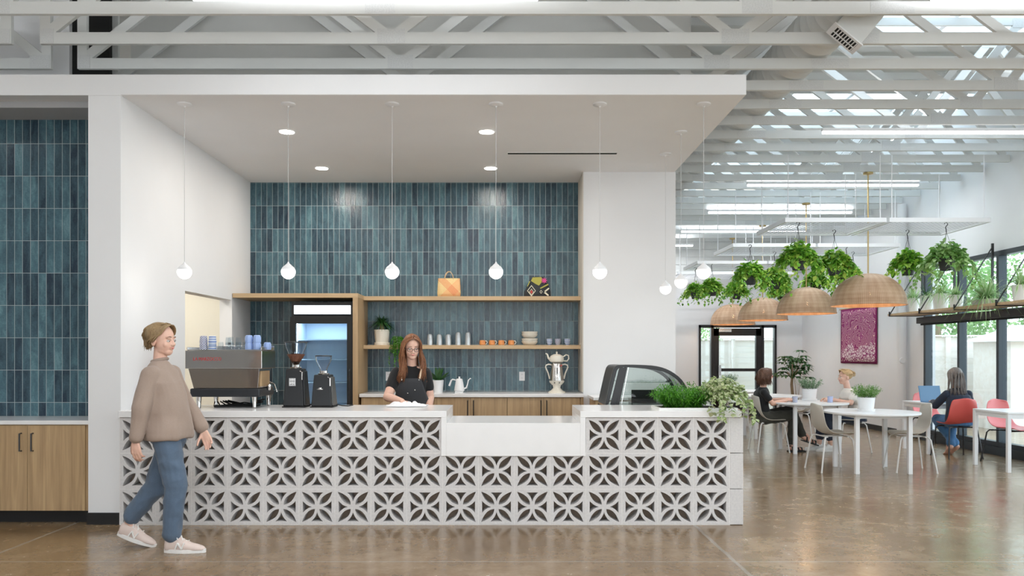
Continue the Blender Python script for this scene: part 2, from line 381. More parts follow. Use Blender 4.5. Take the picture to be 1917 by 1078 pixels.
# window wall frame (one storefront, glazed bay by bay)
g = MB(); cx0, cx1 = WX-.02, WX+.10
ys = [13.55, 12.54, 11.54, 10.53, 9.52, 8.51, 7.5, 6.49, 5.48, 4.47, 3.46, 2.45, 1.53]
for y in ys: g.box(cx0, cx1, y-.03, y+.03, WZ0, WZ1)
for z in (WZ0, 2.0, WZ1-.06): g.box(cx0+.001, cx1-.001, 1.53, 13.58, z, z+.07)
g.box(cx0-.03, cx1, 1.5, 13.6, 0, .12); g.box(cx0-.001, cx1+.001, 5.48, 11.54, 2.0, 2.10)
wf = struct('window_4', g, M_frame)
for i in range(len(ys)-1): MB().box(WX+.03, WX+.036, ys[i+1]+.03, ys[i]-.03, WZ0+.07, WZ1-.06).build('pane', M_pane, wf)
# far door, glazed, with sidelights
g = MB(); y0, y1 = YF-.03, YF+.10
g.box(DX0, DX1, y0, y1, DZ-.07, DZ).box(DX0, DX0+.05, y0, y1, 0, DZ).box(DX1-.05, DX1, y0, y1, 0, DZ).box(DX0, DX1, y0, y1, 0, .05)
dl, dr = 4.97, 6.12
g.box(dl-.06, dl, y0, y1, 0, DZ).box(dr, dr+.06, y0, y1, 0, DZ)
d1 = struct('door_1', g, M_black)
lf = MB().box(dl+.01, dl+.13, y0+.01, y1-.02, .05, DZ-.08).box(dr-.13, dr-.01, y0+.01, y1-.02, .05, DZ-.08).box(dl+.01, dr-.01, y0+.01, y1-.02, DZ-.26, DZ-.08).box(dl+.01, dr-.01, y0+.01, y1-.02, .05, .3).box(dl+.1, dr-.1, y0-.04, y0+.01, 1.05, 1.12)
lf.build('door_leaf', M_black, d1)
MB().box(dl+.1, dl+.16, y0-.08, y0-.03, .95, 1.2).box(dl+.12, dl+.42, y0-.03, y0+.01, DZ-.17, DZ-.10).build('door_closer', M_steel, d1)
for a, b in ((DX0+.05, dl-.06), (dl+.13, dr-.13), (dr+.06, DX1-.05)): MB().box(a, b, YF+.03, YF+.036, .05, DZ-.07).build('pane', M_pane, d1)
def wb(mb, name, mats, parent, bevel=0, angle=35):       # mesh given in world coordinates, parented to an unrotated thing
    o = mb.build(name, mats, parent, bevel, angle=angle); p = parent; off = Vector((0,0,0))
    while p is not None: off += p.location; p = p.parent
    o.location = -off; return o
def wchild(mb, name, mats, parent, bevel=0):              # sub-part of a world-coordinate part
    o = mb.build(name, mats, parent, bevel); return o
ORD = ['first','second','third','fourth','fifth','sixth','seventh','eighth','ninth','tenth','eleventh','twelfth','thirteenth','fourteenth','fifteenth','sixteenth','seventeenth','eighteenth','nineteenth','twentieth','twenty-first','twenty-second','twenty-third']

# ------------------------------------------------------------ service counter of breeze blocks
ctr = thing('service_counter', 'long white breeze block service counter with a lowered middle section', 'counter', (-.6, 7.2, 0))
def bez(a, c, b, n):
    a, c, b = Vector(a), Vector(c), Vector(b)
    return [a*(1-t)**2+c*2*t*(1-t)+b*t*t for t in [i/n for i in range(n)]]
def block_holes(bl):
    H = []
    for k in range(4):
        R = Matrix.Rotation(k*PI/2, 2)
        lens = bez((.019,.019), (.093,.020), (.129,.129), 9)+bez((.129,.129), (.020,.093), (.019,.019), 9)
        tri = bez((.045,0), (.092,.012), (.122,.050), 6)+[Vector((.122,.050)), Vector((.122,-.050))]+bez((.122,-.050), (.092,-.012), (.045,0), 6)[1:]
        H.append([tuple(R @ p) for p in lens]); H.append([tuple(R @ p) for p in tri])
    return H
BP = .3045
MX = Matrix(((1,0,0,0),(0,0,1,0),(0,1,0,0),(0,0,0,1)))   # polygon xy -> world xz, extruded along y
h = BP/2-.0034
bm_ = MB().prism([(-h,-h),(h,-h),(h,h),(-h,h)], block_holes(0), MX, .12); block_me = bm_.mesh('breeze_block', M_block)
cols = [c for r in range(3) for c in range(17)]
BX0 = -3.277
for r in range(3):
    for c in range(17):
        if r == 2 and 9 <= c <= 12: continue
        o = bpy.data.objects.new('breeze_block', block_me); COL.objects.link(o); o.parent = ctr
        o.location = (BX0+(c+.5)*BP+.6, 6.80-7.2, (r+.5)*BP+.002)
        b = o.modifiers.new('bevel', 'BEVEL'); b.width = .003; b.segments = 1; b.limit_method = 'ANGLE'; b.angle_limit = math.radians(50)
    wb(MB().box(BX0+17*BP+.003, BX0+17*BP+.115, 6.80, 6.99, r*BP+.004, (r+1)*BP-.001), 'end_block', M_block, ctr, .003)
jt = MB().box(BX0, BX0+17*BP, 6.801, 6.91, 0, .0045)
for r in range(1, 3): jt.box(BX0, BX0+17*BP, 6.801, 6.91, r*BP-.0013, r*BP+.0053)
for c in range(18): jt.box(BX0+c*BP-.0033, BX0+c*BP+.0033, 6.8015, 6.91, 0, 3*BP if not 10 <= c <= 12 else 2*BP)
wb(jt, 'mortar_joints', noisy('mortar', (.72,.70,.69), (.80,.78,.77), 80, .9), ctr)
wb(MB().box(BX0, -.55, 6.93, 6.96, 0, .912).box(-.55, .68, 6.93, 6.96, 0, .606).box(.68, BX0+17*BP, 6.93, 6.96, 0, .912), 'backing_panel', M_brownpanel, ctr)
wb(MB().box(XL, -.55, 6.97, 7.55, .02, .913).box(-.55, .68, 6.97, 7.55, .02, .80).box(.68, 1.99, 6.97, 7.55, .02, .913), 'counter_body', M_oak, ctr)
LX, RX = -.503, .630                       # inner faces of the two waterfalls
wb(MB().box(XL+.001, LX, 6.785, 7.62, .915, .969).box(LX-.045, LX, 6.785, 7.62, .588, .9149), 'left_worktop', M_quartz, ctr, .002)
wb(MB().box(RX, 1.998, 6.785, 7.62, .915, .969).box(RX, RX+.045, 6.785, 7.62, .588, .9149).box(1.955, 1.998, 6.99, 7.62, 0, .9149), 'right_worktop', M_quartz, ctr, .002)
wb(MB().box(LX, RX, 6.785, 6.82, .588, .866).box(LX, RX, 6.82, 7.62, .82, .866), 'low_worktop', M_quartz, ctr, .002)

# ------------------------------------------------------------ back cabinets and worktop
def handle_mb(x, y, z, l=.19, proj=.03):      # bar pull, vertical
    return MB().tube([(x,y,z-l/2),(x,y-proj,z-l/2),(x,y-proj,z+l/2),(x,y,z+l/2)], .0065, 8)
for i in range(3):
    x0 = -1.744+i*.88
    nm = ['oak base cabinet under the back counter, hidden mostly behind the barista', 'oak base cabinet under the back counter, beneath the kettle', 'oak base cabinet under the back counter, beneath the white tea urn'][i]
    c = thing('base_cabinet', nm, 'cabinet', (x0+.44, 9.95, 0), group='oak cabinets under the back counter')
    wb(MB().box(x0+.001, x0+.879, 9.67, YB-.005, .1, .934).box(x0+.001, x0+.879, 9.73, YB-.005, 0, .1), 'body', M_oak, c)
    for j in range(2):
        dx = x0+j*.44; d = wb(MB().box(dx+.002, dx+.438, 9.65, 9.669, .105, .928), 'door', M_oak, c, .001)
        wchild(handle_mb(dx+(.405 if j == 0 else .035), 9.65, .80), 'handle', M_black, d)
tag(MB().box(-1.76, .936, 9.62, YB-.002, .936, .976).build('back_worktop', M_quartz, bevel=.002), 'white stone worktop on the oak cabinets along the blue tiled wall', 'worktop')
tag(MB().box(.9, .937, 9.66, YB-.004, 0, .934).build('filler_panel', M_oak), 'narrow oak filler panel between the cabinets and the column', 'panel')
# niche cabinets
for i in range(3):
    x0 = -4.27-i*1.27+.0
    if i == 2: continue
    lab = ['oak niche cabinet with two doors beside the white pier', 'oak niche cabinet cut by the picture edge'][i]
for i, (xa, xb, lab) in enumerate(((-4.60, -3.572, 'two door oak cabinet in the tiled niche beside the white pier'), (-5.63, -4.61, 'oak niche cabinet away from the pier, cut off by the frame'))):
    c = thing('niche_cabinet', lab, 'cabinet', ((xa+xb)/2, 7.1, 0)); mid = (xa+xb)/2
    wb(MB().box(xa, xb, 6.86, 7.345, .11, .848).box(xa, xb, 6.93, 7.345, 0, .11, 1), 'body', [M_oak, M_base], c)
    for j, (da, db) in enumerate(((xa, mid), (mid, xb))):
        d = wb(MB().box(da+.002, db-.002-(.02 if (i == 0 and j == 1) else 0), 6.84, 6.859, .115, .842), 'door', M_oak, c, .001)
        wchild(handle_mb(db-.05 if j == 0 else da+.05, 6.84, .70, .15), 'handle', M_black, d)
tag(MB().box(-6.3, -3.562, 6.83, 7.348, .85, .884).build('niche_worktop', M_quartz, bevel=.002), 'white stone worktop on the oak cabinets in the tiled niche', 'worktop')

# ------------------------------------------------------------ oak surround for the fridge and the long shelves
c = thing('fridge_surround', 'oak surround boxing in the upright drinks fridge', 'surround', (-2.5, 9.95, 0))
wb(MB().box(-3.275, -1.773, 9.6, YB-.004, 2.13, 2.182), 'top_panel', M_oakh, c, .001)
wb(MB().box(-1.835, -1.773, 9.6, YB-.004, 0, 2.129), 'side_panel', M_oak, c, .001)
tag(MB().box(-1.77, .937, 9.95, YB-.003, 2.122, 2.172).build('wall_shelf', M_oakh, bevel=.001), 'upper oak shelf carrying the two woven bags', 'shelf')
tag(MB().box(-1.77, .937, 9.95, YB-.003, 1.518, 1.566).build('wall_shelf', M_oakh, bevel=.001), 'lower oak shelf carrying mugs, tumblers and bowls', 'shelf')

# fridge
c = thing('drinks_fridge', 'black upright glass door fridge with a lit header panel', 'fridge', (-2.22, 9.95, 0)); a, b, y = -2.585, -1.84, 9.66
wb(MB().box(a, a+.03, y, 10.26, .06, 2.08).box(b-.03, b, y, 10.26, .06, 2.08).box(a+.03, b-.03, y, 10.26, 2.04, 2.08).box(a+.03, b-.03, y, 10.26, 1.88, 1.92).box(a+.03, b-.03, y, 10.26, .06, .12).box(a, b, 10.26, 10.285, .06, 2.08), 'cabinet', M_blackm, c, .002)
wb(MB().box(a+.03, b-.03, 10.24, 10.259, .12, 1.88).box(a+.03, a+.04, 9.72, 10.24, .12, 1.88).box(b-.04, b-.03, 9.72, 10.24, .12, 1.88), 'liner', mat('fridge_liner', (.55,.66,.78), .4), c)
wb(MB().box(a+.032, b-.032, y-.006, y+.02, 1.935, 2.04), 'header_panel', M_header, c)
for z in (.5, .82, 1.1, 1.38, 1.62):
    wb(MB().box(a+.042, b-.042, 9.76, 10.23, z, z+.012), 'wire_shelf', mat('fridge_shelf', (.35,.48,.62), .4) if 'fridge_shelf' not in MATS else MATS['fridge_shelf'], c)
d = wb(MB().box(a, a+.065, 9.60, 9.655, .1, 1.90).box(b-.065, b, 9.60, 9.655, .1, 1.90).box(a+.065, b-.065, 9.60, 9.655, 1.82, 1.90).box(a+.065, b-.065, 9.60, 9.655, .1, .2), 'door', M_blackm, c, .002)
wchild(MB().box(a+.066, b-.066, 9.62, 9.628, .2, 1.82), 'glass_pane', M_pane, d)
wchild(MB().tube([(b-.03, 9.60, .85), (b-.03, 9.575, .87), (b-.03, 9.575, 1.25), (b-.03, 9.60, 1.27)], .008), 'handle', M_black, d)
wb(MB().box(a+.045, a+.06, 9.70, 9.72, .2, 1.85), 'light_strip', emis('fridge_led', (.8,.9,1), 14), c)
wb(MB().box(a+.30, a+.46, 9.78, 10.1, .512, .60), 'food_tray', M_white, c)
area_lamp('fridge_glow', (0, -.12, 1.86), .55, .35, 6, (.75,.87,1), c)

# wall outlets
for x, lab in ((.207, 'white double wall outlet between the kettle and the tea urn'), (-1.507, 'white wall outlet behind the barista near the fridge surround')):
    z = 1.17; o = thing('wall_outlet', lab, 'outlet', (x, YB-.002, z))
    MB().box(-.036, .036, -.006, 0, -.058, .058).build('cover_plate', M_white, o, .001)
    for q in (-.024, .024): MB().box(-.017, .017, -.009, -.005, q-.014, q+.014).box(-.008, -.005, -.0095, -.009, q-.004, q+.007, 1).box(.005, .008, -.0095, -.009, q-.004, q+.007, 1).build('socket', [M_white, M_black], o)

# ------------------------------------------------------------ globe pendants
def globe_pendant(x, y, gz, lab):
    t = thing('globe_pendant', lab, 'pendant light', (x, y, SOF), group='globe pendants over the counter'); L_ = SOF-gz
    MB().lathe([(.062,0),(.062,-.010),(.050,-.018),(.012,-.022),(.006,-.034)], 24).build('canopy', M_white, t)
    MB().tube([(0,0,-.03),(0,0,-L_+.075)], .0022, 6).build('cord', mat('pale_cord', (.55,.55,.55), .6) if 'pale_cord' not in MATS else MATS['pale_cord'], t)
    r = .064
    MB().lathe([(.004,-L_+.09),(.010,-L_+.076),(.026,-L_+.062)]+[(r*math.cos(a), -L_+r*math.sin(a)) for a in [math.radians(q) for q in (62,50,38,26,17)]], 24).build('cap', M_white, t)
    MB().lathe([(r*.985*math.cos(a), -L_+r*.985*math.sin(a)) for a in [math.radians(q) for q in (16,4,-10,-26,-42,-58,-74,-88)]], 24).build('globe', M_globe, t)
    point_lamp('globe_light', (0,0,-L_-.10), 2.2, (1,.96,.9), t, .06)
for k in range(6):
    globe_pendant(-2.836+k*.9163, 7.07, 2.176, ['white globe pendant nearest the white pier, over the walking woman', 'white globe pendant over the bean grinders', 'white globe pendant above the barista', 'white globe pendant left of the dark patterned bag', 'white globe pendant in front of the plain white column', 'white globe pendant hanging over the leafy counter planter, front of its row'][k])
globe_pendant(1.74, 7.96, 2.168, 'white globe pendant second from the front along the soffit edge')
globe_pendant(1.76, 8.83, 2.174, 'white globe pendant deepest along the soffit edge, by the column corner')
for x, y, lab in ((-2.17,7.94,'round downlight near the side wall, front row'), (-.19,7.94,'round downlight mid ceiling, front row'), (-2.18,9.49,'round downlight near the side wall, close to the tiles'), (-.18,9.49,'round downlight mid ceiling, close to the tiles')):
    t = thing('downlight', lab, 'ceiling light', (x, y, SOF), group='downlights in the bay ceiling')
    MB().lathe([(.088,0),(.088,-.006),(.074,-.009)], 32).build('trim_ring', M_white, t)
    MB().lathe([(.073,-.0095),(.073,-.012)], 32).build('lens', M_down, t)
    area_lamp('downlight_beam', (0,0,-.03), .14, .14, 15, (1,.93,.85), t, disk=True)
t = thing('slot_diffuser', 'long black slot air diffuser in the white soffit', 'air vent', (.62, 8.8, SOF))
MB().box(-.6, .6, -.032, .032, -.006, .002).build('frame', M_whitem, t); MB().box(-.598, .598, -.027, -.003, -.0075, -.005).box(-.598, .598, .003, .027, -.0075, -.005).build('slots', M_dark, t)

# ------------------------------------------------------------ roof trusses
ZB = 4.155; CH = .10; ZT = 5.32
M_truss = noisy('whitewashed_timber', (.66,.67,.66), (.74,.75,.74), 3, .7, vs=(.3,1,1))
M_plate = noisy('gang_plate', (.60,.61,.61), (.70,.71,.71), 90, .5, .3, .001)
nodes = [-4.06, -1.0, 2.0, 5.12, 7.05]
def truss_parts():
    P = []
    P.append(('bottom_chord', MB().box(-4.06, 7.08, -.019, .019, ZB, ZB+CH)))
    P.append(('top_chord', MB().box(-4.06, 7.08, -.019, .019, ZT, ZT+.09)))
    P.append(('end_post', MB().box(-4.06, -3.97, -.019, .019, ZB+CH, ZT)))
    seg = []
    tops = [-2.55, .5, 3.55, 6.1]
    for i, tx in enumerate(tops): seg += [(nodes[i], tx), (nodes[i+1], tx)]
    for i, (a, b) in enumerate(seg):
        s = 1 if b > a else -1; P.append(('web', MB().beam((a+s*.05, 0, ZB+CH-.012), (b-s*.06, 0, ZT+.02), .037, .088, (0,1,0) if False else (0,0,1))))
    for x in nodes[:4]: P.append(('gusset_plate', MB().box(x-.12 if x > -4 else x+.01, x+.12, -.0215, -.019, ZB+.005, ZB+CH+.03)))
    for x in tops: P.append(('gusset_plate', MB().box(x-.14, x+.14, -.0215, -.019, ZT-.03, ZT+.08)))
    P.append(('gusset_plate', MB().box(2.9, 3.25, -.0215, -.019, ZB+.006, ZB+CH-.006)))
    return [(n, m.mesh(n, M_plate if n == 'gusset_plate' else M_truss)) for n, m in P]
TP = truss_parts(); TP2 = None
ty = [6.39+.61*i for i in range(21)]
for i, y in enumerate(ty):
    t = thing('roof_truss', 'white timber roof truss, %s back from the front one' % ORD[i] if i else 'white timber roof truss nearest the viewer', 'truss', (0, y, 0), group='white roof trusses')
    for n, me in TP:
        o = bpy.data.objects.new(n, me); COL.objects.link(o); o.parent = t
for i in range(4):
    y = 6.39+.61*i-.0
    t = thing('roof_truss', 'end of the %s short roof truss beyond the gap at the upper corner' % ORD[i], 'truss', (0, y, 0), group='roof truss ends past the pier')
    e = -4.31
    MB().box(-9, e, -.019, .019, ZB, ZB+CH).build('bottom_chord', M_truss, t); MB().box(-9, e, -.019, .019, ZT, ZT+.09).build('top_chord', M_truss, t)
    MB().box(e-.09, e, -.019, .019, ZB+CH, ZT).build('end_post', M_truss, t)
    MB().beam((e-.1, 0, ZB+CH), (e-1.4, 0, ZT), .037, .088).build('web', M_truss, t); MB().beam((e-2.9, 0, ZB+CH), (e-1.5, 0, ZT), .037, .088).build('web', M_truss, t)
    MB().box(e-.2, e-.01, -.0215, -.019, ZB+.005, ZB+CH+.03).build('gusset_plate', M_plate, t)

# ------------------------------------------------------------ spiral duct and angled diffuser
def duct():
    m = MB(); pr = []; y = 5.0; r = .235
    M = Matrix.Rotation(-PI/2, 3, 'X')
    while y < 18.6: pr += [(r, y), (r, y+.13), (r+.006, y+.14), (r+.006, y+.15)]; y += .16
    return m.lathe(pr, 32, (2.95, 0, 4.50), M=M)
t = thing('air_duct', 'round white spiral duct running back through the trusses', 'duct', (2.95, 5, 4.5))
wb(duct(), 'duct_tube', M_truss, t)
R = Matrix.Rotation(math.radians(40), 4, 'Y')
v = thing('duct_diffuser', 'boxy white air grille hung at an angle off the round duct', 'air vent', (2.86, 6.74, 4.12)); v.rotation_euler.y = math.radians(40)
MB().box(-.13, .13, -.05, .10, 0, .42).build('boot', M_truss, v, .004)
MB().box(-.15, .15, -.075, .125, -.012, .0).build('frame', M_white, v, .003)
gr = MB().box(-.115, .115, -.045, .095, -.0135, -.012, 1)
for k in range(9): gr.box(-.115+k*.0272, -.115+k*.0272+.009, -.045, .095, -.02, -.0136)
gr.box(-.115, .115, .021, .029, -.021, -.0136); gr.build('louvre', [M_white, M_dark], v)

# ------------------------------------------------------------ linear strip lights
def strip(x0, x1, y, z, lab, down=29, up=12):
    t = thing('strip_light', lab, 'strip light', ((x0+x1)/2, y, z), group='linear strip lights under the trusses'); h = (x1-x0)/2
    MB().box(-h, h, -.028, .028, .012, .045).build('housing', M_white, t)
    MB().box(-h+.01, h-.01, -.026, .026, -.018, .0118).build('diffuser', M_led, t, .006)
    area_lamp('strip_glow', (0,0,-.03), x1-x0, .05, down, (.94,.97,1), t); area_lamp('strip_uplight', (0,0,.06), x1-x0, .05, up, (.94,.97,1), t, rot=(PI,0,0))
strip(-2.35, .25, 5.98, 4.11, 'strip light at the very top edge, over the counter', 8, 30)
strip(3.17, 5.85, 5.98, 4.11, 'strip light at the very top edge, over the seating side', 40, 60)
for y, lab in ((9.53,'longest looking strip light, running off past the tables'), (12.5,'strip light just in front of the nearest plant grid'), (14.9,'strip light above the first rattan canopies'), (17.2,'strip light above the second row of plant grids')): strip(3.76, 6.44, y, 4.09, lab)
strip(-2.35, .25, 3.2, 4.10, 'strip light over the open floor before the counter', 55, 50); strip(3.17, 5.85, 3.2, 4.10, 'strip light over the open floor on the seating side'); strip(-8.0, -5.3, 5.98, 4.1, 'strip light over the far end of the hall by the tiled niche', 16, 60)
for x_, w_ in ((-2.35,'counter'),(3.17,'seating')): strip(x_, x_+2.6, .8, 4.10, 'strip light nearest the entrance end of the hall, on the %s side' % w_, 75, 50)
strip(2.35, 4.3, 18.4, 3.95, 'strip light farthest away above the far door')

# ------------------------------------------------------------ plant grids
GZ = 3.28; M_gridbar = mat('grey_wire', (.55,.55,.57), .5)
def grid_panel(x0, y0, w, d, lab):
    t = thing('hanging_grid', lab, 'grid', (x0+w/2, y0+d/2, GZ), group='white plant grids over the tables'); a, b = w/2, d/2
    MB().box(-a, a, -b, -b+.03, -.03, .03).box(-a, a, b-.03, b, -.03, .03).box(-a, -a+.03, -b+.03, b-.03, -.03, .03).box(a-.03, a, -b+.03, b-.03, -.03, .03).build('rim', M_white, t)
    m = MB(); n = 22
    for k in range(1, n): x = -a+k*w/n; m.box(x-.002, x+.002, -b+.03, b-.03, -.003, .003)
    for k in range(1, 16): y = -b+k*d/16; m.box(-a+.03, a-.03, y-.002, y+.002, -.0075, -.0035)
    m.build('mesh_bars', M_gridbar, t)
    for sx in (-1, 1):
        for sy in (-1, 1): MB().tube([(sx*(a-.06), sy*(b-.06), .03), (sx*(a-.06), sy*(b-.06), ZB-GZ+.02)], .007, 6).build('hanger_rod', M_white, t)
for r, y0 in enumerate((10.9, 13.4, 15.9, 17.95)):
    if r == 3: grid_panel(3.85, y0, 2.6, 1.1, 'single wide plant grid, the farthest one near the back wall'); continue
    grid_panel(3.80, y0, 1.38, 1.25, 'plant grid over the inner side, %s row' % ['nearest','middle','third'][r]); grid_panel(5.22, y0, 1.38, 1.25, 'plant grid on the window side, %s row' % ['nearest','middle','third'][r])

# ------------------------------------------------------------ rattan pendants
def rattan_mat():
    m = mat('rattan_weave', (.55,.33,.17), .65); t = N(m, 'ShaderNodeTexCoord'); s = N(m, 'ShaderNodeSeparateXYZ'); L(m, t.outputs['Object'], s.inputs[0])
    an = math_(m, 'ARCTAN2', s.outputs['Y'], s.outputs['X']); a = math_(m, 'SINE', math_(m, 'MULTIPLY', an, 130)); b = math_(m, 'SINE', math_(m, 'MULTIPLY', s.outputs['Z'], 460)); lo = math_(m, 'SINE', math_(m, 'MULTIPLY', an, 26))
    n = noise_(m, 5, 4, t.outputs['Object']); ring = noise_(m, 1, 2, coords(m, (.3,.3,22)))
    f = math_(m, 'ADD', math_(m, 'MULTIPLY', a, .13), math_(m, 'MULTIPLY', b, .10)); f = math_(m, 'ADD', f, math_(m, 'MULTIPLY', lo, .05)); f = math_(m, 'ADD', f, math_(m, 'MULTIPLY', math_(m, 'SUBTRACT', ring, .5), .8))
    f = math_(m, 'ADD', math_(m, 'ADD', f, .5), math_(m, 'MULTIPLY', math_(m, 'SUBTRACT', n, .5), .7))
    setc(m, ramp(m, [(.1, (.30,.165,.085)), (.5, (.50,.315,.195)), (.9, (.68,.49,.34))], f)); bump(m, f, .4, .005)
    hole = math_(m, 'LESS_THAN', math_(m, 'ADD', math_(m, 'ABSOLUTE', a), math_(m, 'ABSOLUTE', b)), .42); setc(m, math_(m, 'SUBTRACT', 1, hole), 'Alpha'); return m
M_rattan = rattan_mat()
def rattan(x, y, rim, R_, lab, rod):
    t = thing('rattan_pendant', lab, 'pendant light', (x, y, rim), group='rattan dome pendants'); H = .46
    pr = [(R_*(math.sin(a)**.92), H*math.cos(a)) for a in [PI/2*i/14 for i in range(1, 15)]]
    pr = [(.05, H)]+pr; inner = [(max(r-.012, .02), max(z-.012, -.002)) for r, z in reversed(pr)]
    MB().lathe(pr+[(R_+.008,-.01),(R_-.012,-.014)]+inner, 64, cap=False).build('shade', M_rattan, t)
    MB().tube([(R_*math.cos(a), R_*math.sin(a), -.008) for a in [2*PI*k/64 for k in range(64)]], .011, 6, closed=True).build('rim_hoop', M_rattan, t)
    MB().tube([(0,0,H-.02),(0,0,ZB-rim-.02)], .011, 8).build('rod', M_brass if rod else M_brass, t)
    MB().lathe([(.07,ZB-rim-.005),(.07,ZB-rim-.03),(.02,ZB-rim-.04)], 20).build('ceiling_cap', M_brass, t)
    m = MB(); s = MB()
    for k in range(3):
        a = 2*PI*k/3+.5; p = Vector((.10*math.cos(a), .10*math.sin(a), .20)); m.ell(p-Vector((0,0,.03)), (.03,.03,.038)); s.tube([(0,0,.34),(p.x*.6,p.y*.6,.30), p+Vector((0,0,.045)), p], .012, 8)
    m.build('bulbs', M_bulb, t); s.build('lamp_holder', M_brass, t); point_lamp('bulb_glow', (0,0,.10), 8, (1,.66,.38), t, .08)
rattan(5.38, 11.9, 2.19, .525, 'nearest and largest looking rattan dome pendant, in front of the tapestry', 1)
rattan(5.36, 14.3, 2.19, .505, 'second rattan dome pendant from the front', 1)
rattan(5.37, 16.76, 2.18, .50, 'third rattan dome pendant, partly behind the second', 1)
rattan(5.26, 18.59, 2.16, .50, 'farthest rattan dome pendant, just above the black door', 1)
# ------------------------------------------------------------ lettering
def text_mesh(name, txt, size, m, parent, loc, rot=(PI/2,0,0), ext=.0006, width=None, bold=0, align='CENTER'):
    cu = bpy.data.curves.new(name, 'FONT'); cu.body = txt; cu.size = size; cu.extrude = ext; cu.align_x = align; cu.align_y = 'CENTER'; cu.offset = bold; cu.resolution_u = 3
    tmp = bpy.data.objects.new('tmp', cu); COL.objects.link(tmp); dg = bpy.context.evaluated_depsgraph_get(); dg.update()
    me = bpy.data.meshes.new_from_object(tmp.evaluated_get(dg)); bpy.data.objects.remove(tmp); me.materials.clear(); me.materials.append(m)
    if width:
        xs = [v.co.x for v in me.vertices]; k = width/(max(xs)-min(xs))
        for v in me.vertices: v.co.x *= k
    o = bpy.data.objects.new(name, me); COL.objects.link(o); o.parent = parent; o.location = loc; o.rotation_euler = rot; return o
CT = .969
# ------------------------------------------------------------ espresso machine (its back faces the room)
M_clear = thin_glass('clear_thin_glass', (.93,.95,.96)); M_mirror = mat('machine_panel_steel', (.50,.49,.48), .14, 1); M_red = mat('red_letter', (.55,.02,.02), .4)
e = thing('espresso_machine', 'polished steel two group espresso machine with red lettering on the counter', 'espresso machine', (-2.52, 7.15, CT)); hw = .343
def qd(m, a, mi=0): return m.add(a, [tuple(range(len(a)))], mi)
m = MB(); P = [(-hw,0,.352),(hw,0,.352),(hw,0,.514),(-hw,0,.514)]
def hexa(m, b, t, z0, z1):   # b,t = (x0,x1,y0,y1) at bottom, top
    vs = [(x, y, z) for (x0,x1,y0,y1), z in ((b,z0),(t,z1)) for y in (y0, y1) for x in (x0, x1)]
    return m.add(vs, [(0,2,3,1),(4,5,7,6),(0,1,5,4),(2,6,7,3),(0,4,6,2),(1,3,7,5)])
hexa(MB(), (-hw,hw,0,.42), (-hw,hw,0,.42), .352, .514).build('upper_body', M_mirror, e, .004)
hexa(MB(), (-.275,.30,.02,.34), (-.318,.318,.008,.36), .176, .351).build('lower_body', M_mirror, e, .003)
MB().box(-.30, .325, -.005, .44, .100, .175).build('base', mat('machine_base_black', (.02,.022,.026), .35), e, .012)
MB().box(-.33, .33, .02, .40, .515, .522).box(-.335, -.325, .02, .40, .52, .545).box(.325, .335, .02, .40, .52, .545).box(-.335,.335,.40,.41,.52,.56).build('cup_tray', M_steel, e, .002)
for x, y in ((-.235,.04),(.265,.04),(-.20,.37),(.295,.37)): MB().lathe([(.014,0),(.018,.004),(.016,.012),(.024,.099)], 20, (x,y,0)).build('foot', M_chrome, e)
text_mesh('lettering', 'LA MARZOCCO', .042, M_red, e, (-.145, -.0015, .437), width=.25, bold=0)
MB().box(.302,.325,.05,.30,.19,.33).build('side_panel', mat('tan_side_panel', (.45,.30,.16), .4), e, .004)
for k, x in enumerate((-.16, .17)): MB().capsule((x,.38,.24), (x,.46,.24), .032, .034).capsule((x,.47,.20), (x,.47,.23), .035, .035).tube([(x,.50,.21),(x,.60,.20)], .013).build('brew_group', M_chrome, e)
MB().tube([(.30,.38,.22),(.35,.36,.20),(.375,.36,.13)], .007).build('steam_wand', M_chrome, e)
MB().lathe([(.02,0),(.026,.01),(.024,.05),(.02,.055)], 16, (.375,.12,.155)).build('drip_spout', M_chrome, e)
m = MB()
for k in range(6):
    pts = [(-.12+k*.01, .12+k*.04, .05), (-.14+.05*k, .14+.03*k, .012), (.02+.05*k, .16+.02*k, .02+.01*(k%3)), (.18+.01*k, .20, .012+.008*k), (.26, .25+.02*k, .06)]
    m.tube(pts, .006+.002*(k%2), 6)
m.build('hoses', M_blackm, e)
tag(box(-.12,.22,.1,.36,.001,.012).build('drip_mat', M_blackm, loc=(-2.52,7.15,CT)), 'black rubber mat lying under the espresso machine', 'mat')
# cups on the machine
def cup_mb(r0, r1, h, th=.003, inv=False):
    pr = [(r0*.8,0),(r0,.004),(r1,h),(r1-th,h),(r0-th,.008),(.001,.008)]
    if inv: pr = [(r, h-z) for r, z in pr]
    return MB().lathe(pr, 20, cap=False)
M_blueband = mat('white_and_blue_glaze', (.75,.78,.82), .3); v = coords(M_blueband, (1,1,1)); w = N(M_blueband, 'ShaderNodeTexWave', bands_direction='Z'); w.inputs['Scale'].default_value = 16; L(M_blueband, v, w.inputs[0]); setc(M_blueband, ramp(M_blueband, [(.45,(.75,.78,.82)),(.55,(.12,.22,.5))], w.outputs['Fac']))
M_checkb = mat('white_and_blue_check', (.75,.78,.82), .3)
def check(m, nphi, sz, c1, c2):
    t = N(m, 'ShaderNodeTexCoord'); s = N(m, 'ShaderNodeSeparateXYZ'); L(m, t.outputs['Object'], s.inputs[0]); an = math_(m, 'ARCTAN2', s.outputs['Y'], s.outputs['X'])
    a = math_(m, 'SINE', math_(m, 'MULTIPLY', an, nphi)); b = math_(m, 'SINE', math_(m, 'MULTIPLY', s.outputs['Z'], sz)); setc(m, mix(m, math_(m, 'GREATER_THAN', math_(m, 'MULTIPLY', a, b), 0), c1, c2))
check(M_checkb, 10, 380, (.80,.82,.85), (.03,.05,.20))
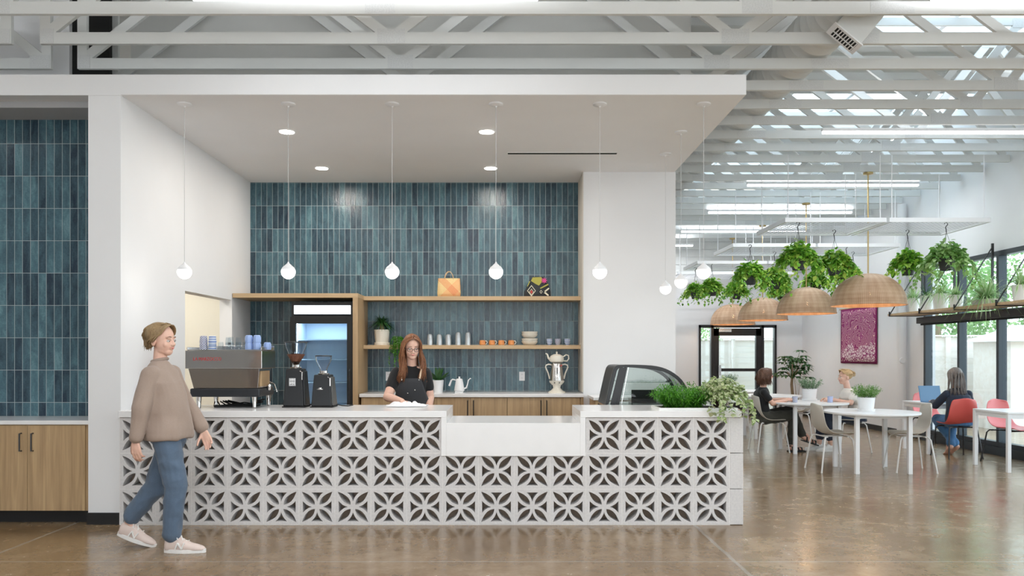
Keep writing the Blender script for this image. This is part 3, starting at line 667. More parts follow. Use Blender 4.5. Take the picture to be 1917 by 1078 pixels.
M_lblue = mat('light_blue_glaze', (.30,.42,.72), .3); M_orange = noisy('orange_speckle_glaze', (.62,.22,.05), (.72,.30,.10), 40, .35)
MT = CT+.523; GC = 'cups stacked on the espresso machine'
for k in range(3):
    o = cup_mb(.030,.036,.06,inv=True).build('espresso_cup', M_checkb, loc=(-2.735, 7.25, MT+k*.032)); tag(o, 'blue checked upside down cup on the espresso machine, %s of its stack' % ['bottom','middle','top'][k], 'cup', GC)
    o = cup_mb(.030,.036,.06,inv=True).build('espresso_cup', M_blueband, loc=(-2.655, 7.25, MT+k*.032)); tag(o, 'blue banded upside down cup on the espresso machine, %s of its stack' % ['bottom','middle','top'][k], 'cup', GC)
q = 0
for x, y, n in ((-2.58,7.25,1),(-2.535,7.32,2),(-2.49,7.25,2),(-2.445,7.32,2),(-2.42,7.24,1),(-2.375,7.3,1)):
    for k in range(n):
        o = cup_mb(.022,.030,.07,.002,True).build('espresso_glass', M_clear, loc=(x, y, MT+k*.045)); q += 1
        tag(o, 'clear espresso glass on the machine, %s' % ['single beside the banded cups','lower of rear inner pair','upper of rear inner pair','lower of front pair','upper of front pair','lower of rear outer pair','upper of rear outer pair','single in front of the rear outer pair','nearest the light blue cups'][q-1], 'glass', 'clear glasses on the espresso machine')
for i, (x, y) in enumerate(((-2.315,7.22),(-2.242,7.22),(-2.295,7.36),(-2.19,7.36))):
    for k in range(2 if i < 2 else 1):
        o = thing('cappuccino_cup', 'light blue upturned cup on the espresso machine, %s, %s row' % (('lower' if k == 0 else 'upper'), ['front inner','front outer','rear inner','rear outer'][i]), 'cup', (x, y, MT+k*.062), group=GC)
        MB().lathe([(.034,0),(.036,.01),(.036,.045),(.030,.064),(.022,.068)], 8).build('bowl', M_lblue, o)
        MB().tube([(0,.033,.05),(0,.055,.045),(0,.055,.02),(0,.033,.015)], .005, 6).build('handle', M_lblue, o)
t = thing('syrup_bottle', 'small pale bottle behind the espresso machine by the doorway edge', 'bottle', (-3.02, 7.38, CT))
MB().lathe([(.028,0),(.028,.10),(.012,.125),(.012,.15)], 16).build('bottle_body', noisy('cream_label', (.7,.66,.55), (.6,.5,.4), 30, .5), t); MB().lathe([(.014,.15),(.014,.175)], 12).build('cap', M_whitem, t)

# grinders
M_grind = mat('grinder_black', (.010,.011,.013), .38)
M_beans = noisy('coffee_beans', (.10,.035,.02), (.20,.08,.045), 120, .5, .8, .004)
def grinder(x, y, lab, w, bh, hop, label):
    t = thing('coffee_grinder', lab, 'grinder', (x, y, CT))
    hexa(MB(), (-w/2, w/2, -.08, .13), (-w*.39, w*.39, -.05, .10), .012, bh).build('body', M_grind, t, .008)
    hexa(MB(), (w*.2, w/2+.012, -.05, .13), (w*.12, w*.39+.012, -.03, .10), .016, bh-.02).build('side_cover', mat('grinder_side', (.07,.068,.066), .3) if label else M_black, t, .006)
    MB().box(-w/2-.008, w/2+.012, -.085, .14, .0, .011).build('foot_plate', M_blackm, t, .002)
    MB().lathe([(.05,bh+.001),(.052,bh+.012),(.036,bh+.016),(.034,bh+.035)], 24, (0,.02,0)).build('collar', M_chrome, t)
    (r0, r1, r2), (h0, h1, h2) = hop
    pr = [(r0,bh+.03),(r0+.004,bh+h0),(r1,bh+h1),(r2,bh+h2)]
    MB().lathe(pr+[(r-.003, z) for r, z in reversed(pr)], 32, (0,.02,0), cap=False).build('hopper', M_plasticclear, t)
    MB().lathe([(r2+.004,bh+h2),(r2+.004,bh+h2+.010),(r2-.02,bh+h2+.013)], 32, (0,.02,0)).build('hopper_lid', M_black, t)
    if not label:
        MB().lathe([(r0-.006,bh+.034),(r0,bh+h0),(r1*.86,bh+h1*.62),(.02,bh+h1*.66)], 24, (0,.02,0)).build('beans', M_beans, t)
        MB().box(-.038,.022,-.079,-.0755,.195,.265).build('badge', mat('badge_grey', (.45,.45,.46), .4), t)
        text_mesh('lettering', 'MM', .034, M_white, t, (-.008,-.0798,.247), width=.044, bold=.001); text_mesh('lettering', 'MM', .034, M_white, t, (-.008,-.0798,.216), width=.044, bold=.001)
    else:
        m = MB().ell((-.012,-.0755,.165), (.030,.003,.0045)).ell((-.012,-.0755,.172), (.014,.003,.008)); m.build('emblem', M_chrome, t)
    MB().tube([(w*.3,-.05,bh-.02),(w*.42,-.07,bh-.03),(w*.42,-.07,bh-.10)], .006).build('portafilter_fork', M_chrome, t)
    MB().tube([(w/2,.1,.02),(w/2+.06,.12,.006),(w/2+.12,.08,.006),(w/2+.14,.2,.006)], .005).build('power_cord', M_blackm, t)
    return t
grinder(-1.917, 7.30, 'taller black coffee grinder with a hopper of beans and a square badge', .185, .35, ((.030,.095,.098),(.05,.21,.235)), False)
grinder(-1.665, 7.30, 'shorter black coffee grinder with an empty clear round hopper', .185, .295, ((.030,.070,.072),(.055,.13,.165)), True)

# cleaning cloth
m = MB(); n = 26; vs = []
for i in range(n):
    for j in range(14):
        u, v = i/(n-1), j/13; x = -1.10+.36*u+.015*math.sin(9*v); y = 7.28+.26*v+.02*math.sin(7*u+2)
        z = CT+.004+(.055*abs(noise.noise((u*6,v*5,1)))+.02*abs(math.sin(11*u+5*v)))*math.sin(PI*min(1,v*1.2))*math.sin(PI*u)**.5; vs.append((x,y,z))
m.add(vs, [(i*14+j,(i+1)*14+j,(i+1)*14+j+1,i*14+j+1) for i in range(n-1) for j in range(13)], 0, True)
o = m.build('cleaning_cloth', mat('white_cotton', (.82,.82,.84), .9)); tag(o, "crumpled white cloth under the barista's hand on the counter", 'cloth'); sm = o.modifiers.new('thickness', 'SOLIDIFY'); sm.thickness = .004; sm.offset = 1

# ------------------------------------------------------------ leaves
def leaf(mb, p, d, up, ln, wd, droop=.3, segs=2, mi=0):
    d = d.normalized(); side = d.cross(up); side = side.normalized() if side.length > 1e-4 else d.orthogonal().normalized(); up = side.cross(d)
    vs = [p]; prof = {2: [(.0,.0),(.42,1),(.8,.62)], 3: [(0,0),(.25,.8),(.55,1),(.85,.5)], 1: [(0,0),(.5,1)]}[segs]
    pts = []
    for t, w in prof[1:]:
        c = p+d*ln*t-Vector((0,0,1))*droop*ln*t*t; pts.append((c+side*wd/2*w+up*wd*.12*w, c, c-side*wd/2*w+up*wd*.12*w))
    tip = p+d*ln-Vector((0,0,1))*droop*ln; vs = [p]
    for a, b, c in pts: vs += [a, b, c]
    vs.append(tip); f = [(0,1,2),(0,2,3)]
    for i in range(len(pts)-1): o = 1+3*i; f += [(o,o+3,o+4,o+1),(o+1,o+4,o+5,o+2)]
    o = 1+3*(len(pts)-1); e_ = len(vs)-1; f += [(o,e_,o+1),(o+1,e_,o+2)]
    mb.add(vs, f, mi, True)
def rv(): 
    while True:
        v = Vector((random.uniform(-1,1), random.uniform(-1,1), random.uniform(-1,1)))
        if .05 < v.length < 1: return v.normalized()
UPV = Vector((0,0,1))
def pothos_foliage(R_, H, n, vines, vlen, ls=.10, seed=0):
    random.seed(seed); m = MB()
    for i in range(n):
        a = random.uniform(0, 2*PI); r = R_*math.sqrt(random.random())*random.uniform(.75,1.05); top = H*(1-(r/R_)**2)*random.uniform(.55,1.1); z = top-random.random()**2*H*.5-(r/R_)**2*.10
        p = Vector((r*math.cos(a), r*math.sin(a), z)); d = Vector((math.cos(a), math.sin(a), 0))*random.uniform(.4,1)+rv()*.6; d.z += random.uniform(-.35,.25)
        s = ls*random.uniform(.7,1.25); leaf(m, p, d, (UPV+rv()*.5), s, s*.74, random.uniform(.1,.5))
    for i in range(vines):
        a = 2*PI*i/vines+random.uniform(-.3,.3); p = Vector((R_*.5*math.cos(a), R_*.5*math.sin(a), .02)); ln = vlen*random.uniform(.5,1.1); pts = [p.copy()]; d = Vector((math.cos(a), math.sin(a), .2)); step = .045
        for k in range(int(ln/step)+5):
            d = (d+Vector((random.uniform(-.15,.15), random.uniform(-.15,.15), -.28))).normalized(); p = p+d*step; pts.append(p.copy())
            if random.random() < .9: q = rv(); s = ls*random.uniform(.55,.95); leaf(m, p, Vector((q.x, q.y, -.3))+Vector((math.cos(a),math.sin(a),0))*.4, UPV+rv()*.4, s, s*.72, .4)
        m.tube(pts, .0025, 4)
    return m
PF = [pothos_foliage(.25,.20,560,10,.28,.088,s).mesh('foliage', M_pothos) for s in (1,2,3)]
PFs = [pothos_foliage(.21,.17,400,9,.24,.080,s).mesh('foliage', M_pothos) for s in (4,5)]
PFp = pothos_foliage(.27,.22,520,16,.42,.088,9).mesh('foliage', M_pothosb)
pot_me = MB().lathe([(.075,-.17),(.11,.0),(.116,.0),(.116,.014),(.105,.014),(.100,-.01),(.02,-.012)], 24, cap=False).mesh('pot', M_pot)
hk = MB().tube([(-.028,0,.045),(-.022,0,.062),(0,0,.068),(.018,0,.055),(.016,0,.035),(0,0,.02),(-.012,0,.0),(-.004,0,-.03),(0,0,-.07)], .006, 6).mesh('hook', M_black)
hw_ = MB()
for k in range(3):
    a = 2*PI*k/3+.4; hw_.tube([(0,0,-.065),(.108*math.cos(a),.108*math.sin(a),-.42)], .0022, 5)
hw_me = hw_.mesh('hanger_wires', M_blackm)
def obj(name, me, parent, loc=(0,0,0), rz=0, sc=None):
    o = bpy.data.objects.new(name, me); COL.objects.link(o); o.parent = parent; o.location = loc; o.rotation_euler.z = rz
    if sc: o.scale = (sc,)*3
    return o
hang = [(4.05,11.1,0,'hanging pothos nearest the viewer on the inner plant grid, lighter leaves and dark pot',1.0),
        (4.84,11.8,1,'hanging pothos behind and beside the nearest one on the inner front grid',.95),
        (5.92,11.8,0,'dark and yellow leaved hanging pothos over the window shelf, next to the rattan rod',.9),
        (6.13,11.15,'p','pale long trailing hanging plant nearest the windows',1.0),
        (4.09,13.4,2,'hanging pothos at the front of the middle inner grid',1.0),
        (4.80,14.3,1,'hanging pothos at the back of the middle inner grid, above the third rattan dome',1.0),
        (5.62,14.55,'s0','small hanging pothos just over the second rattan dome',1.0),
        (5.72,13.45,0,'hanging pothos partly behind the nearest rattan dome',.95),
        (6.20,14.3,'s1','hanging pothos peeking over the nearest rattan dome top, by its rod',1.0),
        (4.10,15.95,'s1','hanging pothos with a visible grey pot on the far grid, front of two',1.0),
        (3.99,16.85,'s0','hanging pothos at the inner end of the far grid, next to a globe lamp',1.0),
        (4.85,16.85,2,'hanging pothos with trailing vines on the far grid, mid row',.95),
        (5.85,17.02,1,'low hanging pothos behind the second and third rattan domes',.9)]
for i, (x, y, k, lab, sc) in enumerate(hang):
    t = thing('hanging_pothos', lab, 'hanging plant', (x, y, GZ-.062), group='hanging pothos baskets under the grids')
    obj('hook', hk, t); obj('hanger_wires', hw_me, t, rz=i); obj('pot', pot_me, t, (0,0,-.43))
    me = PFp if k == 'p' else (PFs[int(k[1])] if isinstance(k, str) else PF[k]); obj('foliage', me, t, (0,0,-.41), i*1.7, sc)

# ------------------------------------------------------------ planter at the end of the counter
t = thing('counter_planter', 'low pale trough of bright green feathery plants at the counter end', 'planter', (1.58, 7.03, CT))
MB().box(-.27, .40, -.19, -.17, 0, .022).box(-.27,.40,.17,.19,0,.022).box(-.27,-.25,-.17,.17,0,.022).box(.38,.40,-.17,.17,0,.022).box(-.25,.38,-.17,.17,0,.016,1).build('trough', [M_whitem, M_soil], t)
random.seed(21); m = MB()
for i in range(330):
    a = random.uniform(0,2*PI); r = math.sqrt(random.random()); b = Vector((-.03+.15*r*math.cos(a), .12*r*math.sin(a), .01)); out = Vector((math.cos(a)*r*.75, math.sin(a)*r*.6-.1, 1)).normalized(); h = random.uniform(.15,.24)*(1.08-.25*r); p = b.copy()
    for k in range(10):
        p = p+out*h/10; out = (out+Vector((math.cos(a),math.sin(a),-.1))*.05+rv()*.08).normalized()
        for s in range(3): leaf(m, p, rv()+out*.5, UPV+rv()*.4, random.uniform(.020,.036), .008, .2, 1)
m.build('foliage', M_fern, t)
t = thing('variegated_pothos', 'cream and green variegated trailing plant in a brown pot spilling over the counter end', 'plant', (1.87, 7.0, CT+.022))
MB().lathe([(.055,0),(.078,.13),(.082,.13),(.082,.145),(.07,.145),(.068,.12),(.01,.12)], 24, cap=False).build('pot', mat('brown_plastic_pot', (.06,.035,.022), .4), t)
random.seed(5); m = MB()
for i in range(620):
    a = random.uniform(0,2*PI); r = .21*math.sqrt(random.random()); z = .13+.13*(1-(r/.22)**2)*random.uniform(.3,1.1)-.10*(r/.22)**2*random.random()
    s = random.uniform(.032,.055); leaf(m, Vector((r*math.cos(a)*1.0, r*math.sin(a)*.7, z)), Vector((math.cos(a),math.sin(a),0))+rv()*.8, UPV+rv()*.5, s, s*.78, .3, 3)
for (ax, ay, ln) in ((-.3,-1,.30),(-.1,-1,.36),(.15,-1,.24),(-.5,-.9,.2),(.35,-.95,.3),(1,-.3,.34),(1,.1,.22),(.8,-.7,.36),(-.15,-.9,.32)):
    p = Vector((.05*ax,.05*ay,.14)); d = Vector((ax,ay,.25)).normalized(); pts = [p.copy()]
    for k in range(int((ln*.55+.22)/.03)):
        dd = -.16 if k < 9 else -.5
        d = (d+Vector((random.uniform(-.1,.1),random.uniform(-.08,.08),dd))).normalized()
        q = p+d*.03
        if q.y > -.24 and q.x < .145 and q.z < .012: q.z = .012; 
        p = q; pts.append(p.copy())
        for s in range(2):
            z = random.uniform(.03,.055); w = rv(); leaf(m, p, Vector((w.x, w.y-.2, -.2)), UPV+rv()*.5, z, z*.78, .3, 3)
    m.tube(pts, .002, 4)
m.build('foliage', M_varieg, t)

# ------------------------------------------------------------ display case behind the counter end
def caseprof():
    A = [Vector(v) for v in ((0,0),(.035,.16),(.07,.31),(.095,.372),(.15,.392),(.34,.392),(.50,.380),(.63,.335),(.74,.25),(.81,.13),(.85,0))]; out = []
    for i in range(len(A)-1):
        p0, p1, p2, p3 = A[max(i-1,0)], A[i], A[i+1], A[min(i+2,len(A)-1)]
        for q in range(3): f = q/3; out.append(tuple(.5*((2*p1)+(p2-p0)*f+(2*p0-5*p1+4*p2-p3)*f*f+(3*p1-p0-3*p2+p3)*f*f*f)))
    return out+[(.85,0)]
cs = thing('pastry_case', 'black curved glass pastry display case behind the counter end', 'display case', (.96, 7.74, 0))
z0 = .955; PR = caseprof()
def frame_at(y, th=.03):
    m = MB(); pts = [Vector((x,0,z)) for x, z in PR]
    inn = []; c = Vector((.43,0,.17))
    for p in pts:
        q = p+(c-p).normalized()*.036; inn.append(q)
    n = len(pts); vs = [p+Vector((0,y,z0)) for p in pts]+[p+Vector((0,y,z0)) for p in inn]+[p+Vector((0,y+th,z0)) for p in pts]+[p+Vector((0,y+th,z0)) for p in inn]
    fs = []
    for i in range(n-1): fs += [(i,i+1,n+i+1,n+i),(2*n+i,3*n+i,3*n+i+1,2*n+i+1),(i,2*n+i,2*n+i+1,i+1),(n+i,n+i+1,3*n+i+1,3*n+i)]
    return m.add(vs, fs)
frame_at(0).build('end_frame', M_black, cs, .004); frame_at(.58).build('end_frame', M_black, cs, .004)
MB().box(0,.85,0,.61,.0,.94).build('case_cabinet', M_blackm, cs); MB().box(.0,.86,-.005,.615,.94,.958).build('deck', M_steel, cs)
m = MB(); vs = [(x,y,z+z0) for x, z in PR for y in (.03,.58)]; m.add(vs, [(2*i,2*i+1,2*i+3,2*i+2) for i in range(12,len(PR)-1)], 0, True); m.build('curved_glass', M_case, cs)
m = MB(); n = len(PR); m.add([(x,.015,z+z0) for x, z in PR], [tuple(range(n))]); m.build('end_glass', M_smoke, cs); m = MB(); m.add([(x,.595,z+z0) for x, z in PR], [tuple(range(n))]); m.build('end_glass', M_case, cs)
MB().add([(x,y,z+z0) for x, z in PR[:13] for y in (.03,.58)], [(2*i,2*i+1,2*i+3,2*i+2) for i in range(12)]).build('rear_door', M_black, cs)
MB().beam((.075,.012,z0),(.165,.012,z0+.37),.02,.05).beam((.12,.02,z0),(.20,.02,z0+.37),.02,.03).build('door_post', M_black, cs); MB().beam((.155,.008,z0),(.225,.008,z0+.37),.008,.006).build('sliding_track', M_steel, cs)
MB().box(.26,.50,.045,.05,z0+.02,z0+.15).build('crate', M_blackm, cs)
for z in (.10,.22): MB().box(.16,.72-.25*z,.05,.56,z0+z,z0+z+.008).build('glass_shelf', M_case, cs)
MB().box(.3,.7,.06,.2,z0+.001,z0+.045).box(.3,.6,.3,.5,z0+.001,z0+.05).build('tray', M_steel, cs)
t = thing('side_cabinet', 'small oak cabinet with a white top behind the pastry case', 'cabinet', (1.25, 9.35, 0))
MB().box(-.24,.3,-.28,.33,0,.93).build('body', M_oak, t, .002); MB().box(-.26,.32,-.30,.34,.931,.962).build('top', M_quartz, t, .002)

# ------------------------------------------------------------ shelf and back counter things
SZ = 1.566; SU = 2.172
def put(mb, name, m, loc, lab, cat, group=None, rz=0, bevel=0): return tag(mb.build(name, m, loc=loc, rz=rz, bevel=bevel), lab, cat, group)
for i, x in enumerate((805,822.6,839.3,857.6,876)):
    X = (x-947)/148.5; hi = i > 2; t = thing('stacked_tumblers', None, None, (X, 10.1, SZ)); 
    bpy.data.objects.remove(t)
    for k in range(2):
        o = MB().lathe([(.037,0),(.036,.03),(.033,.085 if not hi else .09),(.027,.105 if not hi else .112),(.016,.113 if not hi else .12),(.001,.115 if not hi else .122)], 24, cap=False).build('tumbler', mat('smoked_tumbler', (.45,.48,.50), .12, .35) if 'smoked_tumbler' not in MATS else MATS['smoked_tumbler'], loc=(X, 10.1, SZ+k*(.027 if not hi else .045)))
        tag(o, 'grey glass tumbler on the shelf, %s of the %s stack counting from the barista' % (['lower','upper'][k], ORD[i]), 'tumbler', 'grey tumblers on the lower shelf')
for i, x in enumerate((903.5,921,938.6,957)):
    t = thing('orange_mug', 'orange speckled mug, %s' % ['nearest the tumblers','second from the tumblers','third from the tumblers','nearest the cream bowls'][i], 'mug', ((x-947)/148.5, 10.08, SZ), rz=-.45, group='orange mugs on the lower shelf')
    MB().lathe([(.030,0),(.040,.006),(.041,.030),(.036,.062),(.033,.062),(.036,.03),(.03,.008),(.001,.008)], 20, cap=False).build('cup', M_orange, t)
    MB().tube([(.036,0,.052),(.055,0,.055),(.066,0,.035),(.056,0,.014),(.038,0,.012)], .0045, 6).build('handle', M_cream, t)
for k in range(4):
    z = SZ+[0,.030,.088,.116][k]; pr = [(.05,0),(.075,.008),(.098,.035),(.103,.055),(.099,.055),(.07,.014),(.001,.012)]
    put(MB().lathe(pr, 32, cap=False), 'bowl', M_cream, ((991.5-947)/148.5, 10.1, z), 'cream bowl, %s in the pile on the lower shelf' % ['bottom','second up','third up','topmost'][k], 'bowl', 'cream bowls on the lower shelf')
for i, (x, m_, la) in enumerate(((1028.5,M_blueband,'pale blue banded small cup beside the cream bowls'),(1044,M_checkb,'dark checked small cup between two pale cups'),(1062,M_blueband,'pale blue banded small cup nearest the shelf end'))):
    put(MB().lathe([(.022,0),(.022,.006),(.036,.03),(.038,.080),(.035,.080),(.033,.034),(.001,.01)], 24, cap=False), 'small_cup', m_, ((x-947)/148.5, 10.08, SZ), la, 'cup', 'small cups at the shelf end')
# woven bag
bagm = mat('woven_straw_bag', (.7,.5,.25), .8); t0 = N(bagm, 'ShaderNodeTexCoord'); s0 = N(bagm, 'ShaderNodeSeparateXYZ'); L(bagm, t0.outputs['Object'], s0.inputs[0])
ua = math_(bagm, 'ADD', s0.outputs['X'], s0.outputs['Z']); ub = math_(bagm, 'SUBTRACT', s0.outputs['Z'], s0.outputs['X'])
band = math_(bagm, 'LESS_THAN', math_(bagm, 'ABSOLUTE', math_(bagm, 'SUBTRACT', ua, .135)), .06); stripe = math_(bagm, 'GREATER_THAN', math_(bagm, 'SINE', math_(bagm, 'MULTIPLY', ub, 420)), -.1); stripe2 = math_(bagm, 'GREATER_THAN', math_(bagm, 'SINE', math_(bagm, 'MULTIPLY', ua, 420)), .4)
band2 = math_(bagm, 'LESS_THAN', math_(bagm, 'ABSOLUTE', math_(bagm, 'SUBTRACT', ub, .03)), .085)
cc = mix(bagm, noise_(bagm, 60, 2, t0.outputs['Object']), (.72,.50,.20), (.80,.62,.34)); cc = mix(bagm, math_(bagm, 'MULTIPLY', band2, math_(bagm, 'MULTIPLY', stripe, .7)), cc, (.75,.22,.10)); cc = mix(bagm, math_(bagm, 'MULTIPLY', band, stripe2), cc, (.60,.08,.03)); setc(bagm, cc)
t = thing('woven_bag', 'straw and red woven bag with a hoop handle on the upper shelf', 'bag', (-.716, 10.1, SU))
MB().loft([((0,0,0),.125,.05),((0,0,.012),.145,.065),((0,0,.05),.148,.07),((0,0,.14),.144,.055),((0,0,.235),.138,.03),((0,0,.232),.130,.024)], 28, power=3).build('bag_body', bagm, t, angle=60)
for y in (-.03,.03): MB().tube([(.055*math.cos(a)+.0, y, .215+.105*math.sin(a)) for a in [PI*k/14 for k in range(15)]], .005, 6).build('handle', M_oakh, t)
# patterned bag
cg = [mat('bag_charcoal', (.035,.04,.045), .9), mat('bag_cream', (.70,.66,.52), .9), mat('bag_red', (.55,.08,.07), .9), mat('bag_olive', (.38,.36,.08), .9), mat('bag_pink', (.80,.10,.35), .9)]
t = thing('patterned_pouch', 'dark embroidered pouch with diamonds and a pink flower on the upper shelf', 'bag', (.396, 10.1, SU))
MB().loft([((0,0,0),.155,.05),((0,0,.01),.170,.062),((0,0,.07),.165,.06),((.01,0,.15),.13,.045),((.01,0,.21),.10,.03),((.01,0,.25),.075,.018),((.01,0,.255),.07,.012)], 28, power=2.6).build('pouch_body', cg[0], t, angle=60)
def motif(name, polys, mi, y0):
    m = MB()
    for P in polys: 
        n = len(P); m.add([(x, y0(z)-.002, z) for x, z in P]+[(x, y0(z)+.006, z) for x, z in P], [tuple(range(n)), tuple(range(2*n-1,n-1,-1))]+[(i,(i+1)%n,n+(i+1)%n,n+i) for i in range(n)])
    m.build(name, cg[mi], t)
yf = lambda z: -.060+.16*max(0, z-.07)
def ringd(cx, cz, r, w): 
    o = [(cx,cz+r),(cx+r*.75,cz),(cx,cz-r),(cx-r*.75,cz)]; i_ = [(cx,cz+r-w),(cx+(r-w)*.75,cz),(cx,cz-r+w),(cx-(r-w)*.75,cz)]
    return [[o[k],o[(k+1)%4],i_[(k+1)%4],i_[k]] for k in range(4)]
motif('diamond_trim', ringd(-.075,.075,.072,.012)+ringd(-.075,.06,.042,.008)+ringd(.045,.062,.024,.008)+[[(.08,.05),(.10,.06),(.145,.02),(.13,.01)],[(.085,.07),(.10,.06),(.15,.10),(.14,.115)]], 1, yf)
motif('diamond_centre', [[(-.075,.085),(-.058,.06),(-.075,.035),(-.092,.06)]], 2, yf)
motif('olive_panel', [[(-.08,.20),(-.06,.245),(.05,.25),(.065,.20),(.02,.14),(-.02,.16)],[(.03,.11),(.04,.10),(.14,.15),(.13,.165)],[(-.13,.13),(-.12,.13),(-.09,.19),(-.10,.20)]], 3, lambda z: -.058+.17*max(0, z-.07))
fl = []
for k in range(8):
    a = PI*k/4; fl.append([(.085,.205),(.085+.022*math.cos(a-.3),.205+.022*math.sin(a-.3)),(.085+.042*math.cos(a),.205+.042*math.sin(a)),(.085+.022*math.cos(a+.3),.205+.022*math.sin(a+.3))])
motif('pink_flower', fl, 4, lambda z: -.045)
# kettle
t = thing('gooseneck_kettle', 'white gooseneck kettle on its base on the back worktop', 'kettle', (-.575, 9.9, .976))
MB().lathe([(.072,0),(.074,.01),(.070,.022)], 4, M=Matrix.Rotation(PI/4,3,'Z')).build('power_base', M_white, t, .003)
MB().lathe([(.062,.024),(.064,.03),(.048,.13),(.040,.165),(.036,.172),(.012,.176),(.010,.19),(.014,.195),(.008,.20)], 28).build('kettle_body', M_white, t)
MB().tube([(.055,0,.05),(.085,0,.06),(.10,0,.10),(.112,0,.155),(.135,0,.178),(.145,0,.172)], [.012,.010,.008,.007,.006,.006], 10).build('spout', M_white, t)
MB().tube([(-.035,0,.155),(-.085,0,.165),(-.10,0,.15),(-.125,0,.085)], [.007,.009,.011,.012], 10).build('handle', M_white, t)
# tea urn
t = thing('tea_urn', 'white and silver samovar style tea urn with a teapot on top', 'tea urn', (.63, 9.92, .976))
MB().lathe([(.105,0),(.105,.012),(.07,.03),(.045,.06),(.05,.09),(.088,.125),(.095,.15)], 32).build('pedestal', M_cream, t)
MB().lathe([(.090,.151),(.088,.17),(.068,.355),(.062,.365)], 32).build('tank', M_steel, t)
for s in (-1,1): MB().tube([(s*.068,0,.345),(s*.10,0,.352),(s*.132,0,.34),(s*.138,0,.315),(s*.105,0,.24),(s*.088,0,.17)], [.009]*6, 10).build('handle', M_cream, t)
MB().box(-.012,.012,-.092,-.072,.22,.33,0).build('level_gauge', M_white, t, .003); MB().box(-.005,.005,-.094,-.092,.235,.31).build('gauge_window', M_black, t)
MB().tube([(0,-.085,.185),(0,-.12,.18),(0,-.125,.155)], .009).build('tap', M_white, t); MB().box(-.04,-.025,-.096,-.085,.12,.13).box(.02,.035,-.096,-.085,.12,.13).build('knobs', M_black, t); MB().box(.045,.06,-.075,-.06,.33,.345).build('badge', M_red, t)
tp = MB().lathe([(.05,.366),(.082,.385),(.090,.42),(.078,.455),(.04,.475),(.01,.478),(.008,.49),(.014,.50),(.006,.508)], 32).build('teapot', M_cream, t)
MB().tube([(-.07,0,.40),(-.105,0,.43),(-.118,0,.475),(-.140,0,.485)], [.020,.014,.010,.009], 10).build('teapot_spout', M_cream, tp); MB().tube([(.082,0,.445),(.115,0,.47),(.145,0,.46),(.150,0,.42),(.125,0,.39),(.085,0,.395)], .008, 8).build('teapot_handle', M_cream, tp)

# potted plants indoors
def plain_pot(t, r0, r1, h, m_, saucer=False, name='pot'):
    MB().lathe([(r0,0),(r1,h),(r1-.008,h),(r1-.012,h-.02),(.005,h-.02)], 32, cap=False).build(name, m_, t)
    MB().lathe([(r1-.013,h-.03),(r1-.013,h-.018)], 24).build('soil', M_soil, t)
    if saucer: MB().lathe([(r1*.98,.0),(r1*1.0,.03),(r1*.96,.035)], 32).build('saucer', m_, t)
t = thing('ponytail_palm', 'dark spiky palm with a short trunk in a white pot on the lower shelf', 'plant', (-1.562, 10.1, SZ)); plain_pot(t, .078, .098, .195, M_cream, True)
MB().lathe([(.035,.17),(.028,.22),(.020,.27)], 12).build('trunk', M_bark, t)
random.seed(31); m = MB()
for i in range(230):
    a = random.uniform(0,2*PI); el = random.uniform(.0,1.2); p = Vector((0,0,.27)); d = Vector((math.cos(a)*math.cos(el), math.sin(a)*math.cos(el)*.8, math.sin(el))); leaf(m, p, d, UPV, random.uniform(.15,.22), .012, random.uniform(.3,.9), 3)
m.build('foliage', M_darkleaf, t)
t = thing('trailing_shelf_plant', 'trailing string plant in a small white pot hanging off the lower shelf', 'plant', (-1.36, 10.02, SZ)); plain_pot(t, .035, .05, .10, M_cream)
random.seed(33); m = MB()
for i in range(26):
    a = random.uniform(-PI,0) if i % 3 else random.uniform(0, PI); p = Vector((.03*math.cos(a), .03*math.sin(a), .10)); d = Vector((math.cos(a)*.8+.5, -abs(math.sin(a))-.4, .4)).normalized(); L_ = random.uniform(.15,.46); pts = [p.copy()]
    for k in range(int(L_/.02)):
        d = (d+Vector((random.uniform(-.1,.1),random.uniform(-.1,.1),-.35))).normalized(); p = p+d*.02; 
        if p.z < .0: p.y = min(p.y, -.09)
        pts.append(p.copy()); 
        for s in range(3): q = rv(); leaf(m, p, q, UPV+q, .022, .016, .2, 1)
    m.tube(pts, .0015, 3)
m.build('foliage', M_fern, t)
t = thing('snake_plant', 'small snake plant in a white pot on the back worktop beside the barista', 'plant', (-.84, 9.95, .976)); plain_pot(t, .056, .070, .155, M_white)
random.seed(35); m = MB()
for i in range(11):
    a = 2*PI*i/11+.3; sp_ = .35 if i < 4 else 1.0; d = Vector((math.cos(a)*sp_, math.sin(a)*sp_*.6, 1.1 if i < 4 else .7)); leaf(m, Vector((.02*math.cos(a),.02*math.sin(a),.14)), d, Vector((-math.cos(a),-math.sin(a),.3)), random.uniform(.16,.21), .05, .1, 3)
m.build('foliage', M_darkleaf, t)
def bush(t, z, R_, H, n, m_, ls=.03, seed=0, lw=.35):
    random.seed(seed); m = MB()
    for i in range(n):
        a = random.uniform(0,2*PI); r = math.sqrt(random.random()); p = Vector((R_*.5*r*math.cos(a), R_*.5*r*math.sin(a), z)); d = Vector((math.cos(a)*r*.9, math.sin(a)*r*.9, 1)).normalized(); h = H*random.uniform(.7,1.05)
        for k in range(8):
            d = (d+rv()*.12).normalized(); p = p+d*h/8
            if k > 0: 
                for s in range(3): leaf(m, p, rv()+d*.6, UPV+rv()*.5, ls*random.uniform(.7,1.2), ls*lw, .1, 1)
    m.build('foliage', m_, t)

